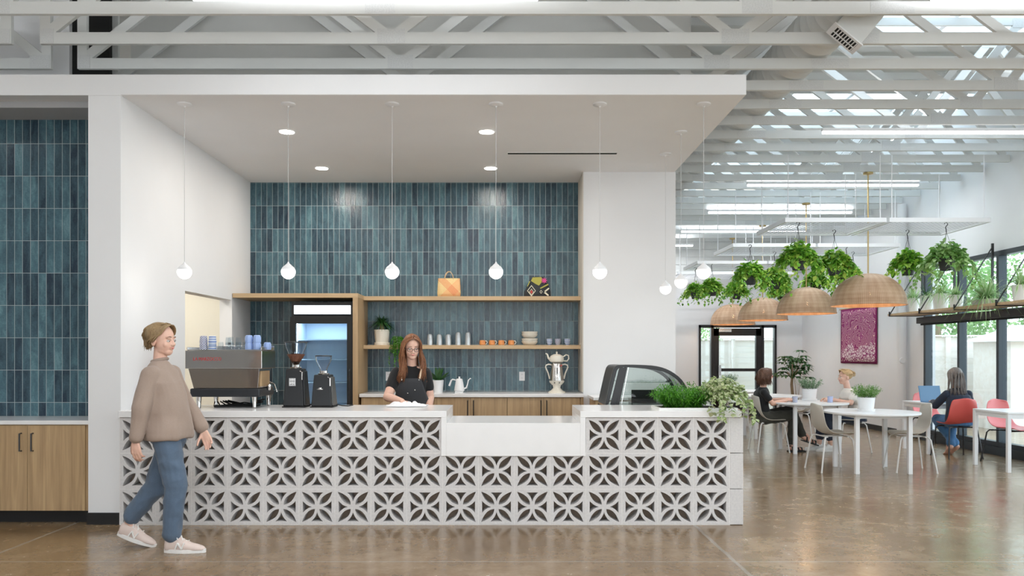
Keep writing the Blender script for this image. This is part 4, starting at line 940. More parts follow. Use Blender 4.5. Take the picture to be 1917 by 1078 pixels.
t = thing('room_light', 'plain ceiling light in the side room beyond the doorway', 'ceiling light', (-4.4, 8.7, 2.895)); MB().lathe([(.18,0),(.18,-.03),(.15,-.05)], 32).build('diffuser', M_led, t); area_lamp('room_glow', (0,0,-.07), .3, .3, 26, (1,.95,.86), t, disk=True)
# ------------------------------------------------------------ tables
def round_table(x, y, lab, r=.56):
    t = thing('round_table', lab, 'table', (x, y, 0), group='round white tables')
    MB().lathe([(r-.004,.715),(r,.719),(r,.736),(r-.004,.74)], 72).build('tabletop', M_white, t)
    MB().box(-.30,.30,-.30,-.28,.67,.714).box(-.30,.30,.28,.30,.67,.714).box(-.30,-.28,-.28,.28,.67,.714).box(.28,.30,-.28,.28,.67,.714).build('apron', M_white, t)
    for sx in (-1,1):
        for sy in (-1,1): MB().box(sx*.32-.025,sx*.32+.025,sy*.32-.025,sy*.32+.025,0,.714).build('leg', M_white, t, .004)
    return t
round_table(4.57, 10.02, 'nearest round white table, a herb pot on it and nobody seated')
round_table(4.53, 11.98, 'round white table between the two seated women facing each other')
round_table(4.60, 14.05, 'round white table behind the two seated women, half hidden')
round_table(4.58, 15.95, 'farthest round white table, in front of the black door')
def square_table(x, y, lab, w=.74):
    t = thing('square_table', lab, 'table', (x, y, 0), group='square white tables by the windows'); a = w/2
    MB().box(-a,a,-a,a,.715,.74).build('tabletop', M_white, t, .003)
    MB().box(-a+.02,a-.02,-a+.01,-a+.03,.66,.714).box(-a+.02,a-.02,a-.03,a-.01,.66,.714).box(-a+.01,-a+.03,-a+.03,a-.03,.66,.714).box(a-.03,a-.01,-a+.03,a-.03,.66,.714).build('apron', M_white, t)
    for sx in (-1,1):
        for sy in (-1,1): MB().box(sx*(a-.022)-.022,sx*(a-.022)+.022,sy*(a-.022)-.022,sy*(a-.022)+.022,0,.714).build('leg', M_white, t, .003)
square_table(6.51, 10.17, 'nearest square white table by the windows, cut off by the frame')
square_table(6.49, 12.0, 'square white table holding the laptop')

# ------------------------------------------------------------ shell chairs (facing +x)
def shell_mesh(m_):
    prof = [(-.255,.845,.13),(-.250,.82,.175),(-.238,.75,.20),(-.222,.66,.215),(-.20,.57,.222),(-.165,.50,.222),(-.11,.46,.218),(-.03,.448,.218),(.07,.452,.222),(.155,.458,.215),(.195,.452,.19),(.215,.44,.15)]
    vs = []; nv = 11
    for i, (x, z, w) in enumerate(prof):
        b = max(0, 1-i/6) if i < 6 else 0; s = 1-b
        for j in range(nv):
            u = -1+2*j/(nv-1); q = u*u; vs.append((x+.055*q*b+.03*q*(1 if 4 < i < 8 else .3), u*w*.94, z+.028*q*s+(-.02*q if i < 1 else 0)))
    fs = [(i*nv+j,(i+1)*nv+j,(i+1)*nv+j+1,i*nv+j+1) for i in range(len(prof)-1) for j in range(nv-1)]
    return MB().add(vs, fs, 0, True).mesh('seat_shell', m_, 180)
def leg_pts(sx, sy): return [(sx*.13,sy*.13,.435),(sx*.155,sy*.175,.43),(sx*.175,sy*.195,.40),(sx*.235,sy*.235,.008)]
LEGP = [(1,1),(1,-1),(-1,1),(-1,-1)]
def make_chair(name_mat, legm, lab, group, loc, rz):
    t = thing('shell_chair', lab, 'chair', loc, rz, group)
    o = obj('seat_shell', shell_mesh(name_mat), t)
    a = o.modifiers.new('thickness', 'SOLIDIFY'); a.thickness = .012; b = o.modifiers.new('smooth', 'SUBSURF'); b.levels = 1; b.render_levels = 1
    for s in LEGP: MB().tube(leg_pts(*s), .0095, 8).lathe([(.012,0),(.012,.012)], 8, (s[0]*.235, s[1]*.235, 0)).build('leg', legm, t)
    MB().tube([(.13,-.17,.432),(.13,.17,.432)], .009).tube([(-.13,-.17,.432),(-.13,.17,.432)], .009).box(-.13,.13,-.06,-.045,.425,.438).box(-.13,.13,.045,.06,.425,.438).build('under_frame', legm, t)
    return t
M_beige = mat('beige_chair_shell', (.52,.48,.42), .45); M_coral = mat('coral_chair_shell', (.62,.10,.085), .42); M_pinkc = mat('light_coral_chair_shell', (.72,.20,.20), .42)
M_legw = mat('pale_chair_leg', (.66,.65,.63), .35)
GB, GR = 'beige shell chairs at the round tables', 'coral shell chairs by the windows'
bc = make_chair(M_beige, M_legw, 'beige shell chair the woman in black sits on', GB, (3.95,12.05,0), 0)
for lab, loc, rz in (('beige shell chair the blonde woman sits on', (5.16,12.05,0), PI), ('empty beige shell chair at the nearest round table, back toward the counter', (4.08,10.04,0), .06),
    ('empty beige shell chair at the nearest round table, back toward the windows', (5.04,10.0,0), PI-.12), ('empty beige shell chair behind the table the women share', (5.08,13.85,0), PI-.5), ('empty beige shell chair at the far round tables, beyond the planter', (3.98,14.1,0), .2)): copy_thing(bc, lab, loc, rz)
rc = make_chair(M_coral, M_black, 'coral shell chair the woman at the laptop sits on', GR, (6.37,11.33,0), PI/2)
pc = make_chair(M_pinkc, M_black, 'empty coral shell chair beside the nearest square table', GR, (6.74,10.72,0), -1.32)
copy_thing(pc, 'empty coral shell chair on the far side of the laptop table', (6.78,12.78,0), -PI/2+.1)
M_cup = mat('pale_blue_cup', (.45,.50,.72), .35)
put(cup_mb(.034,.040,.09), 'coffee_cup', M_checkb, (4.28, 11.86, .74), "white patterned cup in front of the woman in black", 'cup')
put(cup_mb(.036,.040,.09), 'coffee_cup', M_cup, (4.80, 11.86, .74), "pale blue cup by the blonde woman's hands", 'cup')
for i, (x, y, sc, lab, mt_, kk) in enumerate(((4.52,10.05,.88,'round white pot of bright green herbs on the nearest round table',M_herb,1),(4.66,12.3,.95,'round white pot of grey green bush on the table the women share',M_sage,2),(4.44,15.9,.85,'small grey pot with a grey green bush on the farthest round table',M_sage,3))):
    t = thing('potted_herb', lab, 'plant', (x, y, .74)); t.scale = (sc,)*3
    plain_pot(t, .095, .118, .195, M_white if i < 2 else M_whitem, i < 2, 'pot'); bush(t, .17, .17, .21, 110, mt_, .028, 50+i)
# floor tree
t = thing('money_tree', 'dark green umbrella leaved tree standing in the corner by the black door', 'plant', (5.72, 16.0, 0))
MB().lathe([(.12,0),(.16,.32),(.15,.32),(.145,.29),(.01,.29)], 28, cap=False).build('pot', M_white, t); MB().lathe([(.145,.28),(.145,.291)], 20).build('soil', M_soil, t)
MB().tube([(0,0,.28),(.01,0,.6),(-.01,.01,.85),(.0,0,1.0)], [.035,.03,.028,.024], 10).tube([(0,0,.95),(-.10,0,1.1)], .014).tube([(0,0,.95),(.12,.03,1.15)], .014).tube([(0,0,.95),(0,0,1.3)], .014).build('trunk', M_bark, t)
random.seed(41); m = MB()
for i in range(38):
    a = random.uniform(0,2*PI); el = random.uniform(-.5,1.3); rr = random.uniform(.18,.36); c = Vector((rr*math.cos(a)*math.cos(el), rr*math.sin(a)*math.cos(el), 1.13+rr*1.25*math.sin(el))); m.tube([(0,0,1.0), c*.6+Vector((0,0,.42)), c], .004, 4)
    for k in range(7): b = 2*PI*k/7; leaf(m, c, Vector((math.cos(b), math.sin(b), .15))+Vector((math.cos(a),math.sin(a),0))*.2, UPV+rv()*.2, random.uniform(.11,.17), .05, .5, 3)
m.build('foliage', M_darkleaf, t)
t = thing('twig_plant', 'thin dark twigs beside the corner tree', 'plant', (6.15, 16.9, 0)); m = MB(); MB().lathe([(.09,0),(.11,.25)], 20).build('pot', M_white, t)
for k in range(9): a = 2*PI*k/9; m.tube([(0,0,.24),(.05*math.cos(a),.05*math.sin(a),.8),(.10*math.cos(a),.10*math.sin(a),1.25+.05*(k%3))], .004, 5)
m.build('twigs', M_bark, t)
# laptop
M_lap = mat('laptop_blue_grey', (.12,.24,.40), .35); M_scr = mat('laptop_screen', (.03,.07,.12), .3, emit=(.16,.34,.58), es=.45)
t = thing('laptop', 'open laptop with a blue screen on the window table', 'laptop', (6.36, 11.84, .741), rz=.10)
MB().box(-.17,.17,-.12,.12,0,.012).build('keyboard_base', M_lap, t, .003)
Ml = Matrix.Translation((0,.12,.012)) @ Matrix.Rotation(math.radians(-14), 4, 'X')
MB().box(-.17,.17,-.004,.004,0,.235,0,Ml).build('lid', M_lap, t, .002); MB().box(-.162,.162,-.0055,-.0045,.01,.227,0,Ml).build('screen', M_scr, t)

# ------------------------------------------------------------ tapestry on the window wall
tm = mat('batik_tapestry', (.35,.06,.18), .9); T_ = N(tm, 'ShaderNodeTexCoord'); vec = N(tm, 'ShaderNodeMapping'); vec.inputs['Scale'].default_value = (1,1.1,1.6); L(tm, T_.outputs['Object'], vec.inputs[0])
wv = N(tm, 'ShaderNodeTexWave', wave_type='RINGS'); wv.inputs['Scale'].default_value = 2.8; wv.inputs['Distortion'].default_value = 14; wv.inputs['Detail'].default_value = 1.5; wv.inputs['Detail Scale'].default_value = 1.6; L(tm, vec.outputs[0], wv.inputs[0])
vo = N(tm, 'ShaderNodeTexVoronoi', feature='DISTANCE_TO_EDGE'); vo.inputs['Scale'].default_value = 11; L(tm, vec.outputs[0], vo.inputs['Vector'])
c1 = ramp(tm, [(.0,(.28,.03,.14)),(.34,(.30,.04,.16)),(.40,(.80,.66,.64)),(.55,(.78,.36,.30)),(.70,(.66,.48,.60)),(.78,(.26,.03,.14)),(1,(.40,.08,.22))], wv.outputs['Fac']); c2 = ramp(tm, [(.06,(.28,.03,.14)),(.12,(.78,.62,.66))], vo.outputs['Distance'])
sz_ = N(tm, 'ShaderNodeSeparateXYZ'); L(tm, T_.outputs['Object'], sz_.inputs[0]); lowm = math_(tm, 'LESS_THAN', math_(tm, 'ADD', sz_.outputs['Z'], math_(tm, 'MULTIPLY', noise_(tm, 3, 2, T_.outputs['Object']), .5)), .02)
c = mix(tm, lowm, c1, c2); bord = math_(tm, 'GREATER_THAN', math_(tm, 'MAXIMUM', math_(tm, 'DIVIDE', math_(tm, 'ABSOLUTE', sz_.outputs['Y']), .82), math_(tm, 'DIVIDE', math_(tm, 'ABSOLUTE', sz_.outputs['Z']), .56)), .93); setc(tm, mix(tm, bord, c, (.22,.015,.10)))
m = MB(); n = 24; vs = [(-.02-.012*math.sin(i*.9)*(1-j/8)-.006, -.82+1.64*i/n, -.56+1.12*j/8) for i in range(n+1) for j in range(9)]
m.add(vs, [(i*9+j,(i+1)*9+j,(i+1)*9+j+1,i*9+j+1) for i in range(n) for j in range(8)], 0, True)
t = thing('tapestry', 'purple and pink batik wall hanging with wavy bands', 'wall hanging', (WX, 16.1, 1.83)); o = m.build('cloth', tm, t); a = o.modifiers.new('thickness', 'SOLIDIFY'); a.thickness = .004
MB().tube([(-.02,-.9,.57),(-.02,.9,.57)], .012, 8).build('rod', M_oakh, t)
# pipe and thermostat
t = thing('downpipe', 'white round pipe running up the wall beside the windows', 'pipe', (6.99, 14.15, 0)); MB().lathe([(.078,0),(.078,4.1)], 28).build('pipe_body', M_wall, t); MB().lathe([(.086,0),(.086,.06)], 28).build('collar', M_white, t)
t = thing('thermostat', 'small round white thermostat on the white pipe', 'thermostat', (6.95, 14.06, 1.345)); MB().lathe([(.05,0),(.05,.025),(.044,.03)], 24, M=Matrix.Rotation(PI/2,3,'X')).build('dial', M_white, t)

# ------------------------------------------------------------ window shelf
t = thing('window_shelf', 'long oak plank shelf on black brackets in front of the windows', 'shelf', (6.75, 11, 2.1))
wb(MB().box(6.48, 6.98, 7.4, 13.6, 2.10, 2.135), 'plank', M_oakh, t, .002)
for y in (13.5, 12.53, 11.55, 10.56, 9.58, 8.6, 7.6):
    m = MB().box(7.0,7.03,y-.012,y+.012,2.09,3.05).beam((6.465,y,2.12),(7.0,y,2.98),.02,.012).box(6.455,7.0,y-.012,y+.012,2.088,2.099).box(6.455,6.468,y-.012,y+.012,2.088,2.17)
    wb(m, 'bracket', M_black, t)
for i, (a, b) in enumerate(((9.55,13.56),(5.5,9.5))):
    t = thing('roller_blind', ['dark rolled up window blind under the plant shelf, farther one','dark rolled up window blind under the plant shelf, nearer one'][i], 'blind', (7.0, (a+b)/2, 2.0), group='roller blinds'); h_ = (b-a)/2
    MB().box(-.06,.05,-h_,h_,-.03,.075).build('cassette', M_black, t, .01); MB().box(.0,.012,-h_+.03,h_-.03,-.06,-.031).build('hem_bar', M_blackm, t)
def spider(t, z, R_, n, seed, m_=None, droop=1.3):
    random.seed(seed); m = MB()
    for i in range(n):
        a = random.uniform(0,2*PI); el = random.uniform(.4,1.35); d = Vector((math.cos(a)*math.cos(el), math.sin(a)*math.cos(el), math.sin(el))); w = random.uniform(.010,.016); ln = R_*random.uniform(.7,1.3); p = Vector((.02*math.cos(a),.02*math.sin(a),z)); side = d.cross(UPV).normalized(); pts = []
        for k in range(6): t_ = k/5; c = p+d*ln*t_-UPV*ln*droop*math.cos(el)*t_*t_*.8; ww = w*(1-t_**2)*.5+.0008; pts += [c+side*ww, c-side*ww]
        m.add(pts, [(2*k,2*k+1,2*k+3,2*k+2) for k in range(5)], 0, True)
    m.build('foliage', m_ or M_spider, t)
for i, (y, r, h_, R_, n, lab) in enumerate(((13.2,.09,.24,.30,120,'spider plant in a white pot at the far end of the window shelf'),(12.8,.10,.25,.26,60,'broad leaved spider plant in a white pot, second along the window shelf'),(12.38,.12,.25,.34,150,'spider plant in a wide white pot, third along the window shelf'),(11.95,.10,.20,.26,110,'spider plant in a pale pot right behind a shelf bracket'),(10.45,.11,.22,.34,140,'spider plant in a white pot nearest the frame edge on the window shelf'))):
    t = thing('spider_plant', lab, 'plant', (6.72, y, 2.135), group='spider plants on the window shelf'); plain_pot(t, r*.8, r, h_, M_white); spider(t, h_-.02, R_, n, 60+i, M_darkleaf if i == 1 else None)
t = thing('spider_plant', 'big spider plant spilling out of a low wide planter on the window shelf', 'plant', (6.68, 11.15, 2.135), group='spider plants on the window shelf')
MB().loft([((0,0,0),.10,.20),((0,0,.075),.12,.24),((0,0,.06),.11,.23),((0,0,.05),.05,.1)], 28, power=4).build('planter', M_whitem, t); spider(t, .06, .46, 260, 71)

# ------------------------------------------------------------ outside
tag(MB().box(7.3, 13, 2, 16.9, -.12, -.02).box(3, 13, 19.35, 24, -.12, -.02).build('patio', noisy('patio_concrete', (.45,.46,.46), (.55,.56,.56), 3, .8)), 'pale concrete patio outside the windows', 'patio', kind='structure')
def fence(x0, x1, y, lab, top=1.86, gx=1.9):
    t = thing('timber_fence', lab, 'fence', ((x0+x1)/2, y, 0)); k = 0; m = MB()
    for j in range(12): m.box(x0, x1, y, y+.02, .02+j*.15, .02+j*.15+.147)
    m.box(x0+.01, x1-.01, y+.0201, y+.03, .02, top-.05); wb(m, 'boards', M_fence, t)
    x = x0
    while x < x1: wb(MB().box(x-.05, x+.05, y-.06, y-.001, 0, top-.03), 'post', M_fence, t); x += gx
    wb(MB().box(x0-.06, x1+.06, y-.08, y+.08, top-.03, top), 'cap_rail', M_fence, t)
fence(7.4, 13.2, 16.9, 'pale horizontal board fence across the patio outside the windows')
fence(3.6, 9.2, 21.2, 'pale horizontal board fence seen through the black door', 1.88, 1.2)
t = thing('garden_shed', 'small pale shed with a white pitched roof out on the patio', 'shed', (10.6, 15.4, 0))
wb(MB().box(9.45, 12.2, 15.0, 16.2, 0, 1.72), 'walls', M_fence, t); m = MB(); m.add([(9.3,14.8,1.70),(9.3,16.4,1.70),(12.4,14.8,1.70),(12.4,16.4,1.70),(9.9,15.6,2.02),(11.9,15.6,2.02)], [(0,4,1),(0,2,5,4),(1,4,5,3),(2,3,5),(0,1,3,2)]); wb(m, 'roof', M_whitem, t)
def tree(x, y, h, r, lab, seed, m_=None):
    random.seed(seed); t = thing('garden_tree', lab, 'tree', (x, y, 0), group='trees beyond the fence'); MB().tube([(0,0,0),(.1,0,h*.4),(0,.1,h*.8)], [.16,.12,.05], 10).build('trunk', M_bark, t); m = MB()
    for i in range(4200):
        d = rv()*r*random.uniform(.4,1)**.6; c = Vector((d.x, d.y, h*.62+d.z*1.05)); s = random.uniform(.07,.15); leaf(m, c, rv(), rv(), s, s*.6, .1, 1)
    m.build('foliage', m_ or M_tree, t)
tree(10.1, 18.9, 3.9, 1.6, 'pale green tree just beyond the patio fence, farther window bay', 81); tree(12.6, 19.4, 4.2, 1.8, 'bushy tree above the shed roof', 82); tree(12.0, 24.6, 6.2, 2.6, 'taller tree far behind the fence', 83, M_sage); tree(16.2, 19.4, 5.6, 2.3, 'tree showing in the upper panes near the frame edge', 84, M_sage)
tree(5.4, 26.0, 3.6, 1.6, 'tree top over the fence behind the black door', 85)
# ------------------------------------------------------------ people
def blob(mb, name, m, parent, voxel=.006, iters=3, fold=0, fscale=(6,6,2.5), post=None, at=None):
    me = mb.mesh('tmp', m); tmp = bpy.data.objects.new('tmp', me); COL.objects.link(tmp)
    r = tmp.modifiers.new('r', 'REMESH'); r.mode = 'VOXEL'; r.voxel_size = voxel; r.use_smooth_shade = True
    s = tmp.modifiers.new('s', 'SMOOTH'); s.factor = .5; s.iterations = iters
    dg = bpy.context.evaluated_depsgraph_get(); dg.update(); out = bpy.data.meshes.new_from_object(tmp.evaluated_get(dg)); bpy.data.objects.remove(tmp); bpy.data.meshes.remove(me)
    if fold:
        out.update(); ns = [v.normal.copy() for v in out.vertices]
        for v, nrm in zip(out.vertices, ns):
            c = v.co; a = noise.noise((c.x*fscale[0]+3.1, c.y*fscale[1], c.z*fscale[2])); b = noise.noise((c.x*fscale[0]*2.3, c.y*fscale[1]*2.3+7, c.z*fscale[2]*2.6))
            v.co = c+nrm*fold*((1-abs(a)*2.6)*.7+b*.5)
    if post: 
        for v in out.vertices: v.co = post(v.co)
    out.materials.clear(); out.materials.append(m); out.name = name
    out.polygons.foreach_set('use_smooth', [True]*len(out.polygons)); out.update()
    o = bpy.data.objects.new(name, out); COL.objects.link(o); o.parent = parent
    if at is not None: o.matrix_local = at
    return o
def skin_mat(name, c):
    m = mat(name, c, .5); v = coords(m); n = noise_(m, 30, 3, v); setc(m, mix(m, n, [x*.94 for x in c], [min(1, x*1.05) for x in c])); b = bsdf(m); b.inputs['Subsurface Weight'].default_value = .12; b.inputs['Subsurface Radius'].default_value = (.02,.008,.004); b.inputs['Subsurface Scale'].default_value = .3; return m
def cloth_mat(name, a, b_, sc=180, rough=.9):
    m = mat(name, a, rough, sheen=.15); v = coords(m); n = noise_(m, sc, 2, v); n2 = noise_(m, 5, 3, v); setc(m, mix(m, math_(m, 'MULTIPLY_ADD', n, .6, math_(m, 'MULTIPLY', n2, .4)), a, b_)); bump(m, n, .15, .002); return m
def hair_mat(name, a, b_, c):
    m = mat(name, a, .42); v = coords(m, (130,130,5)); n = noise_(m, 1, 3, v, .6, 1.5); v2 = coords(m, (1,1,1)); n2 = noise_(m, 7, 2, v2); setc(m, ramp(m, [(.32,a),(.5,b_),(.68,c)], math_(m, 'MULTIPLY_ADD', n2, .35, math_(m, 'MULTIPLY', n, .65)))); bump(m, n, .6, .003); return m
SK1 = skin_mat('fair_skin', (.72,.45,.35)); SK2 = skin_mat('light_skin', (.68,.40,.30)); M_lip = mat('lips', (.55,.18,.16), .4); M_eye = mat('eye_white', (.75,.73,.70), .25); M_iris = mat('iris', (.05,.035,.025), .2); M_brow = mat('brow', (.12,.06,.03), .8)

def head_blobs(mb, c, H, s=1.0):
    c = Vector(c); P = lambda x, y, z: c+H @ (Vector((x,y,z))*s)
    mb.ell(P(0,.009,.022), [q*s for q in (.074,.092,.085)], H, 24, 16)
    mb.ell(P(0,-.022,-.035), [q*s for q in (.060,.068,.072)], H, 20, 12)
    mb.ell(P(0,-.048,-.085), [q*s for q in (.034,.034,.030)], H)             # chin
    mb.ell(P(0,-.015,-.075), [q*s for q in (.052,.055,.036)], H)            # jaw
    for q in (-1,1): mb.ell(P(q*.030,-.056,-.038), [k*s for k in (.026,.022,.026)], H); mb.ell(P(q*.074,.012,-.022), [k*s for k in (.009,.018,.029)], H); mb.ell(P(q*.026,-.074,.010), [k*s for k in (.022,.012,.009)], H)
    mb.capsule(P(0,-.082,-.004), P(0,-.099,-.036), .0075*s, .011*s); 
    for q in (-1,1): mb.ell(P(q*.011,-.092,-.041), .0085*s)
    mb.ell(P(0,-.080,-.063), [q*s for q in (.024,.011,.010)], H)
def face_parts(t, c, H, s=1.0, iris=M_iris, brow=M_brow, closed=False, glasses=None, lip=M_lip):
    c = Vector(c); P = lambda x, y, z: c+H @ (Vector((x,y,z))*s)
    for q in (-1,1):
        e = MB().ell(P(q*.029,-.0735,-.013), [k*s for k in (.0125,.0118,.0085)], H).build('eye', M_eye, t); MB().ell(P(q*.029,-.0822,-.0140), [k*s for k in (.0055,.0042,.0055)], H, 12, 8).build('iris', iris, e)
    m = MB()
    for q in (-1,1): m.tube([P(q*.013,-.0875,.014), P(q*.029,-.0885,.0175), P(q*.046,-.078,.012)], [.0022*s,.0028*s,.0012*s], 6); m.tube([P(q*.015,-.0855,-.009), P(q*.029,-.0895,-.0035 if not closed else -.013), P(q*.044,-.080,-.010)], .0016*s, 5)
    m.build('brows', brow, t)
    m = MB(); m.tube([P(-.025,-.081,-.0575), P(-.011,-.0905,-.0605), P(0,-.0915,-.0618), P(.011,-.0905,-.0605), P(.025,-.081,-.0575)], [.0012*s,.0028*s,.0030*s,.0028*s,.0012*s], 8); m.tube([P(-.021,-.082,-.0610), P(0,-.0905,-.0668), P(.021,-.082,-.0610)], [.0012*s,.0034*s,.0012*s], 8); m.build('lips', lip, t)
    if glasses:
        m = MB()
        for q in (-1,1):
            m.tube([P(q*.031+.024*math.cos(a)*(1.0), -.100+.012*abs(math.cos(a))*(1 if q*math.cos(a) > 0 else 0), -.014+.0175*math.sin(a)) for a in [2*PI*k/20 for k in range(20)]], .0022*s, 6, closed=True)
            m.tube([P(q*.057,-.092,-.006), P(q*.078,-.03,-.006), P(q*.080,.015,-.008)], .0022*s, 6)
        m.tube([P(-.006,-.101,-.010), P(0,-.104,-.008), P(.006,-.101,-.010)], .002*s, 6); m.build('glasses', glasses, t)
def hand_blobs(mb, w, d, nrm, ts=1, curl=.35, s=1.0, spread=.0, thumb=.5):
    w = Vector(w); d = Vector(d).normalized(); nrm = Vector(nrm); nrm = (nrm-d*nrm.dot(d)).normalized(); lat = d.cross(nrm)*ts      # lat points to the thumb side
    for k, l in enumerate((.030,.010,-.010,-.028)):
        kn = w+(d*(.088-(.006 if k in (0,3) else 0)-(.006 if k == 3 else 0))+lat*l)*s
        mb.capsule(w+lat*l*.6*s+d*.01*s, kn, .0135*s, .0105*s, 10)
        dd = (d+lat*l*spread*20).normalized(); p = kn; ax = dd.cross(nrm).normalized()
        for j, sl in enumerate((.040,.026,.021)):
            L_ = sl*(.92,1.0,.95,.78)[k]*s; dd = Matrix.Rotation(curl*(.8,1.1,.8)[j]*(1+.12*k), 3, ax) @ dd
            q = p+dd*L_; mb.capsule(p, q, (.0092,.0084,.0076)[j]*s, (.0084,.0076,.0064)[j]*s, 8); p = q
    mb.ell(w+d*.045*s, (.033*s,.045*s,.014*s), Matrix((lat, d, nrm)).transposed(), 12, 8)
    p = w+(d*.022+lat*.022)*s; dd = (d*.62+lat*.62+nrm*thumb).normalized()
    for L_, r0, r1 in ((.042,.014,.0105),(.030,.0105,.0095),(.024,.0095,.007)): q = p+dd*L_*s; mb.capsule(p, q, r0*s, r1*s, 8); p = q; dd = (dd+d*.3+nrm*.12).normalized()
def foot_frame(heel, toe, up=(0,0,1)):
    x = (Vector(toe)-Vector(heel)).normalized(); u = Vector(up); y = u.cross(x).normalized(); z = x.cross(y)
    M = Matrix((x, y, z)).transposed().to_4x4(); M.translation = Vector(heel); return M
def bare_foot(mb, M, s=1.0):
    P = lambda x, y, z: M @ (Vector((x,y,z))*s)
    mb.capsule(P(.035,0,.03), P(.15,0,.030), .030*s, .026*s); mb.capsule(P(.05,0,.085), P(.15,0,.035), .033*s, .022*s); mb.capsule(P(.15,0,.026), P(.215,0,.018), .030*s, .018*s)
    for k in range(5): mb.capsule(P(.19,-.03+.015*k,.014), P(.245-.007*abs(k-3),-.033+.0165*k,.011), .010*s, .008*s, 8)
def sneaker(t, M, upper, sole, s=1.0, logo=None, lace=None, name='shoe'):
    mb = MB(); 
    mb.loft([((-.005,0,.05),.001,.001),((0,0,.05),.03,.034),((.03,0,.06),.038,.05),((.09,0,.06),.041,.052),((.15,0,.046),.044,.036),((.20,0,.036),.046,.027),((.25,0,.030),.036,.022),((.272,0,.026),.02,.015),((.276,0,.026),.001,.001)], 20)
    # lofts are stacked along x: remap ring frames
    mb = MB(); F_ = Matrix(((0,0,1),(1,0,0),(0,1,0)))
    rings = [(-.006,.020,.045,.05),(.01,.034,.05,.055),(.05,.039,.058,.060),(.09,.040,.060,.060),(.13,.043,.048,.046),(.18,.046,.036,.034),(.225,.043,.031,.028),(.26,.030,.026,.022),(.278,.012,.022,.014)]
    mb.loft([((x,0,zc), rx, rz_, F_) for x, rx, zc, rz_ in rings], 20)
    fl = lambda c: Vector((c.x, c.y, max(c.z, .022)))
    o = blob(mb, name, upper, t, .006, 3, post=lambda c: fl(c)*s, at=M)
    sb = MB(); n = 24; out = []
    for k in range(n):
        a = 2*PI*k/n; x = .135+.150*math.cos(a); w = (.036+.013*max(0,math.sin(min(PI,max(0,(x)/.27*PI)))))*math.copysign(abs(math.sin(a))**.75, math.sin(a)); out.append((x*s, w*s))
    sb.prism(out, [], Matrix.Identity(4), .028*s); so = sb.build('sole', sole, o, .006)
    if lace:
        lm = MB()
        for k in range(5): x = .10+.022*k; z = .104-.0115*k*1.05; lm.tube([(x*s,-.030*s,(z-.012)*s),(x*s+.004,0,(z+.006)*s),(x*s+.008,.030*s,(z-.012)*s)], .0035*s, 6)
        lm.tube([(.10*s,0,.112*s),(.085*s,-.03*s,.122*s),(.10*s,-.045*s,.10*s)], .003*s, 6).tube([(.10*s,0,.112*s),(.12*s,-.025*s,.125*s),(.135*s,-.04*s,.095*s)], .003*s, 6); lm.build('laces', lace, o)
    if logo:
        for q in (-1,1):
            b = MB(); y = q*.0475*s; hh = .042*s; x0, x1, z = .085*s, .145*s, .034*s
            for a_, b_ in (((x0,z),(x0+.014*s,z+hh)),((x0+.014*s,z+hh),(x1-.016*s,z)),((x1-.016*s,z),(x1,z+hh))): b.beam((a_[0],y*.98,a_[1]),(b_[0],y*.94,b_[1]),.007*s,.015*s,(0,1,0))
            b.build('side_logo', logo, o)
    return o
def cat(P_, t):
    n = len(P_)-1; x = t*n; i = min(int(x), n-1); f = x-i; p0, p1, p2, p3 = P_[max(i-1,0)], P_[i], P_[i+1], P_[min(i+2,n)]
    return .5*((2*p1)+(p2-p0)*f+(2*p0-5*p1+4*p2-p3)*f*f+(3*p1-p0-3*p2+p3)*f*f*f)
STR = MB()
def long_hair(m, c, H, s, ends, n=9, r=.013, wave=.004, jit=1.0, segs=13):
    c = Vector(c); P = lambda v: c+H @ (v*s)
    for root, side, mid, tip in ends:
        for k in range(n*9):
            u = random.uniform(-1,1); j = lambda q: Vector((random.uniform(-q,q), random.uniform(-q,q), random.uniform(-q,q)))*jit
            a = Vector(root)+Vector((0,.036*u,-.008*abs(u))); b_ = Vector(side)+Vector((0,.030*u,0))+j(.005); d = Vector(mid)+Vector((.012*u,.026*u,0))+j(.011); e = Vector(tip)+Vector((.018*u,.024*u,random.uniform(-.035,.02)))+j(.015)
            up = a.lerp(b_,.5); sx = math.copysign(1, b_.x) if abs(b_.x) > .01 else 0; cc = [a, up+Vector((sx*.009,.0,.009)), b_, b_.lerp(d,.5), d, d.lerp(e,.5), e]; ph = random.uniform(0,6.28); pts = []
            for q in range(segs):
                t_ = q/(segs-1); v = cat(cc, t_); w_ = wave*t_*2; pts.append(P(v+Vector((w_*math.sin(9*t_+ph*.3), w_*math.cos(9*t_+ph*.3), 0))))
            R0 = r*.29*s*random.uniform(.8,1.2); STR.tube(pts, [R0*(1-.75*(q/(segs-1))**3) for q in range(segs)], 5)
def finish_hair(cap, hm, t, vox=.005):
    o = blob(cap, 'hair', hm, t, vox, 2); m = MB(); me = o.data; m.add([v.co.copy() for v in me.vertices], [list(p.vertices) for p in me.polygons], 0, True); m.add(STR.v, STR.f, 0, True)
    bpy.data.objects.remove(o); bpy.data.meshes.remove(me); STR.v = []; STR.f = []; STR.mi = []; STR.sm = []; m.build('hair', hm, t, angle=180)
def hair_cap(m, c, H, s, back=.016, up=.028, r=(.082,.096,.086)):
    c = Vector(c); m.ell(c+H @ (Vector((0,back,up))*s), [q*s for q in r], H, 24, 14)
RZ = lambda d: Matrix.Rotation(math.radians(d), 3, 'Z')
RX = lambda d: Matrix.Rotation(math.radians(d), 3, 'X')
def limb(mb, pts, rs, n=14):
    for i in range(len(pts)-1): mb.capsule(pts[i], pts[i+1], rs[i], rs[i+1], n)

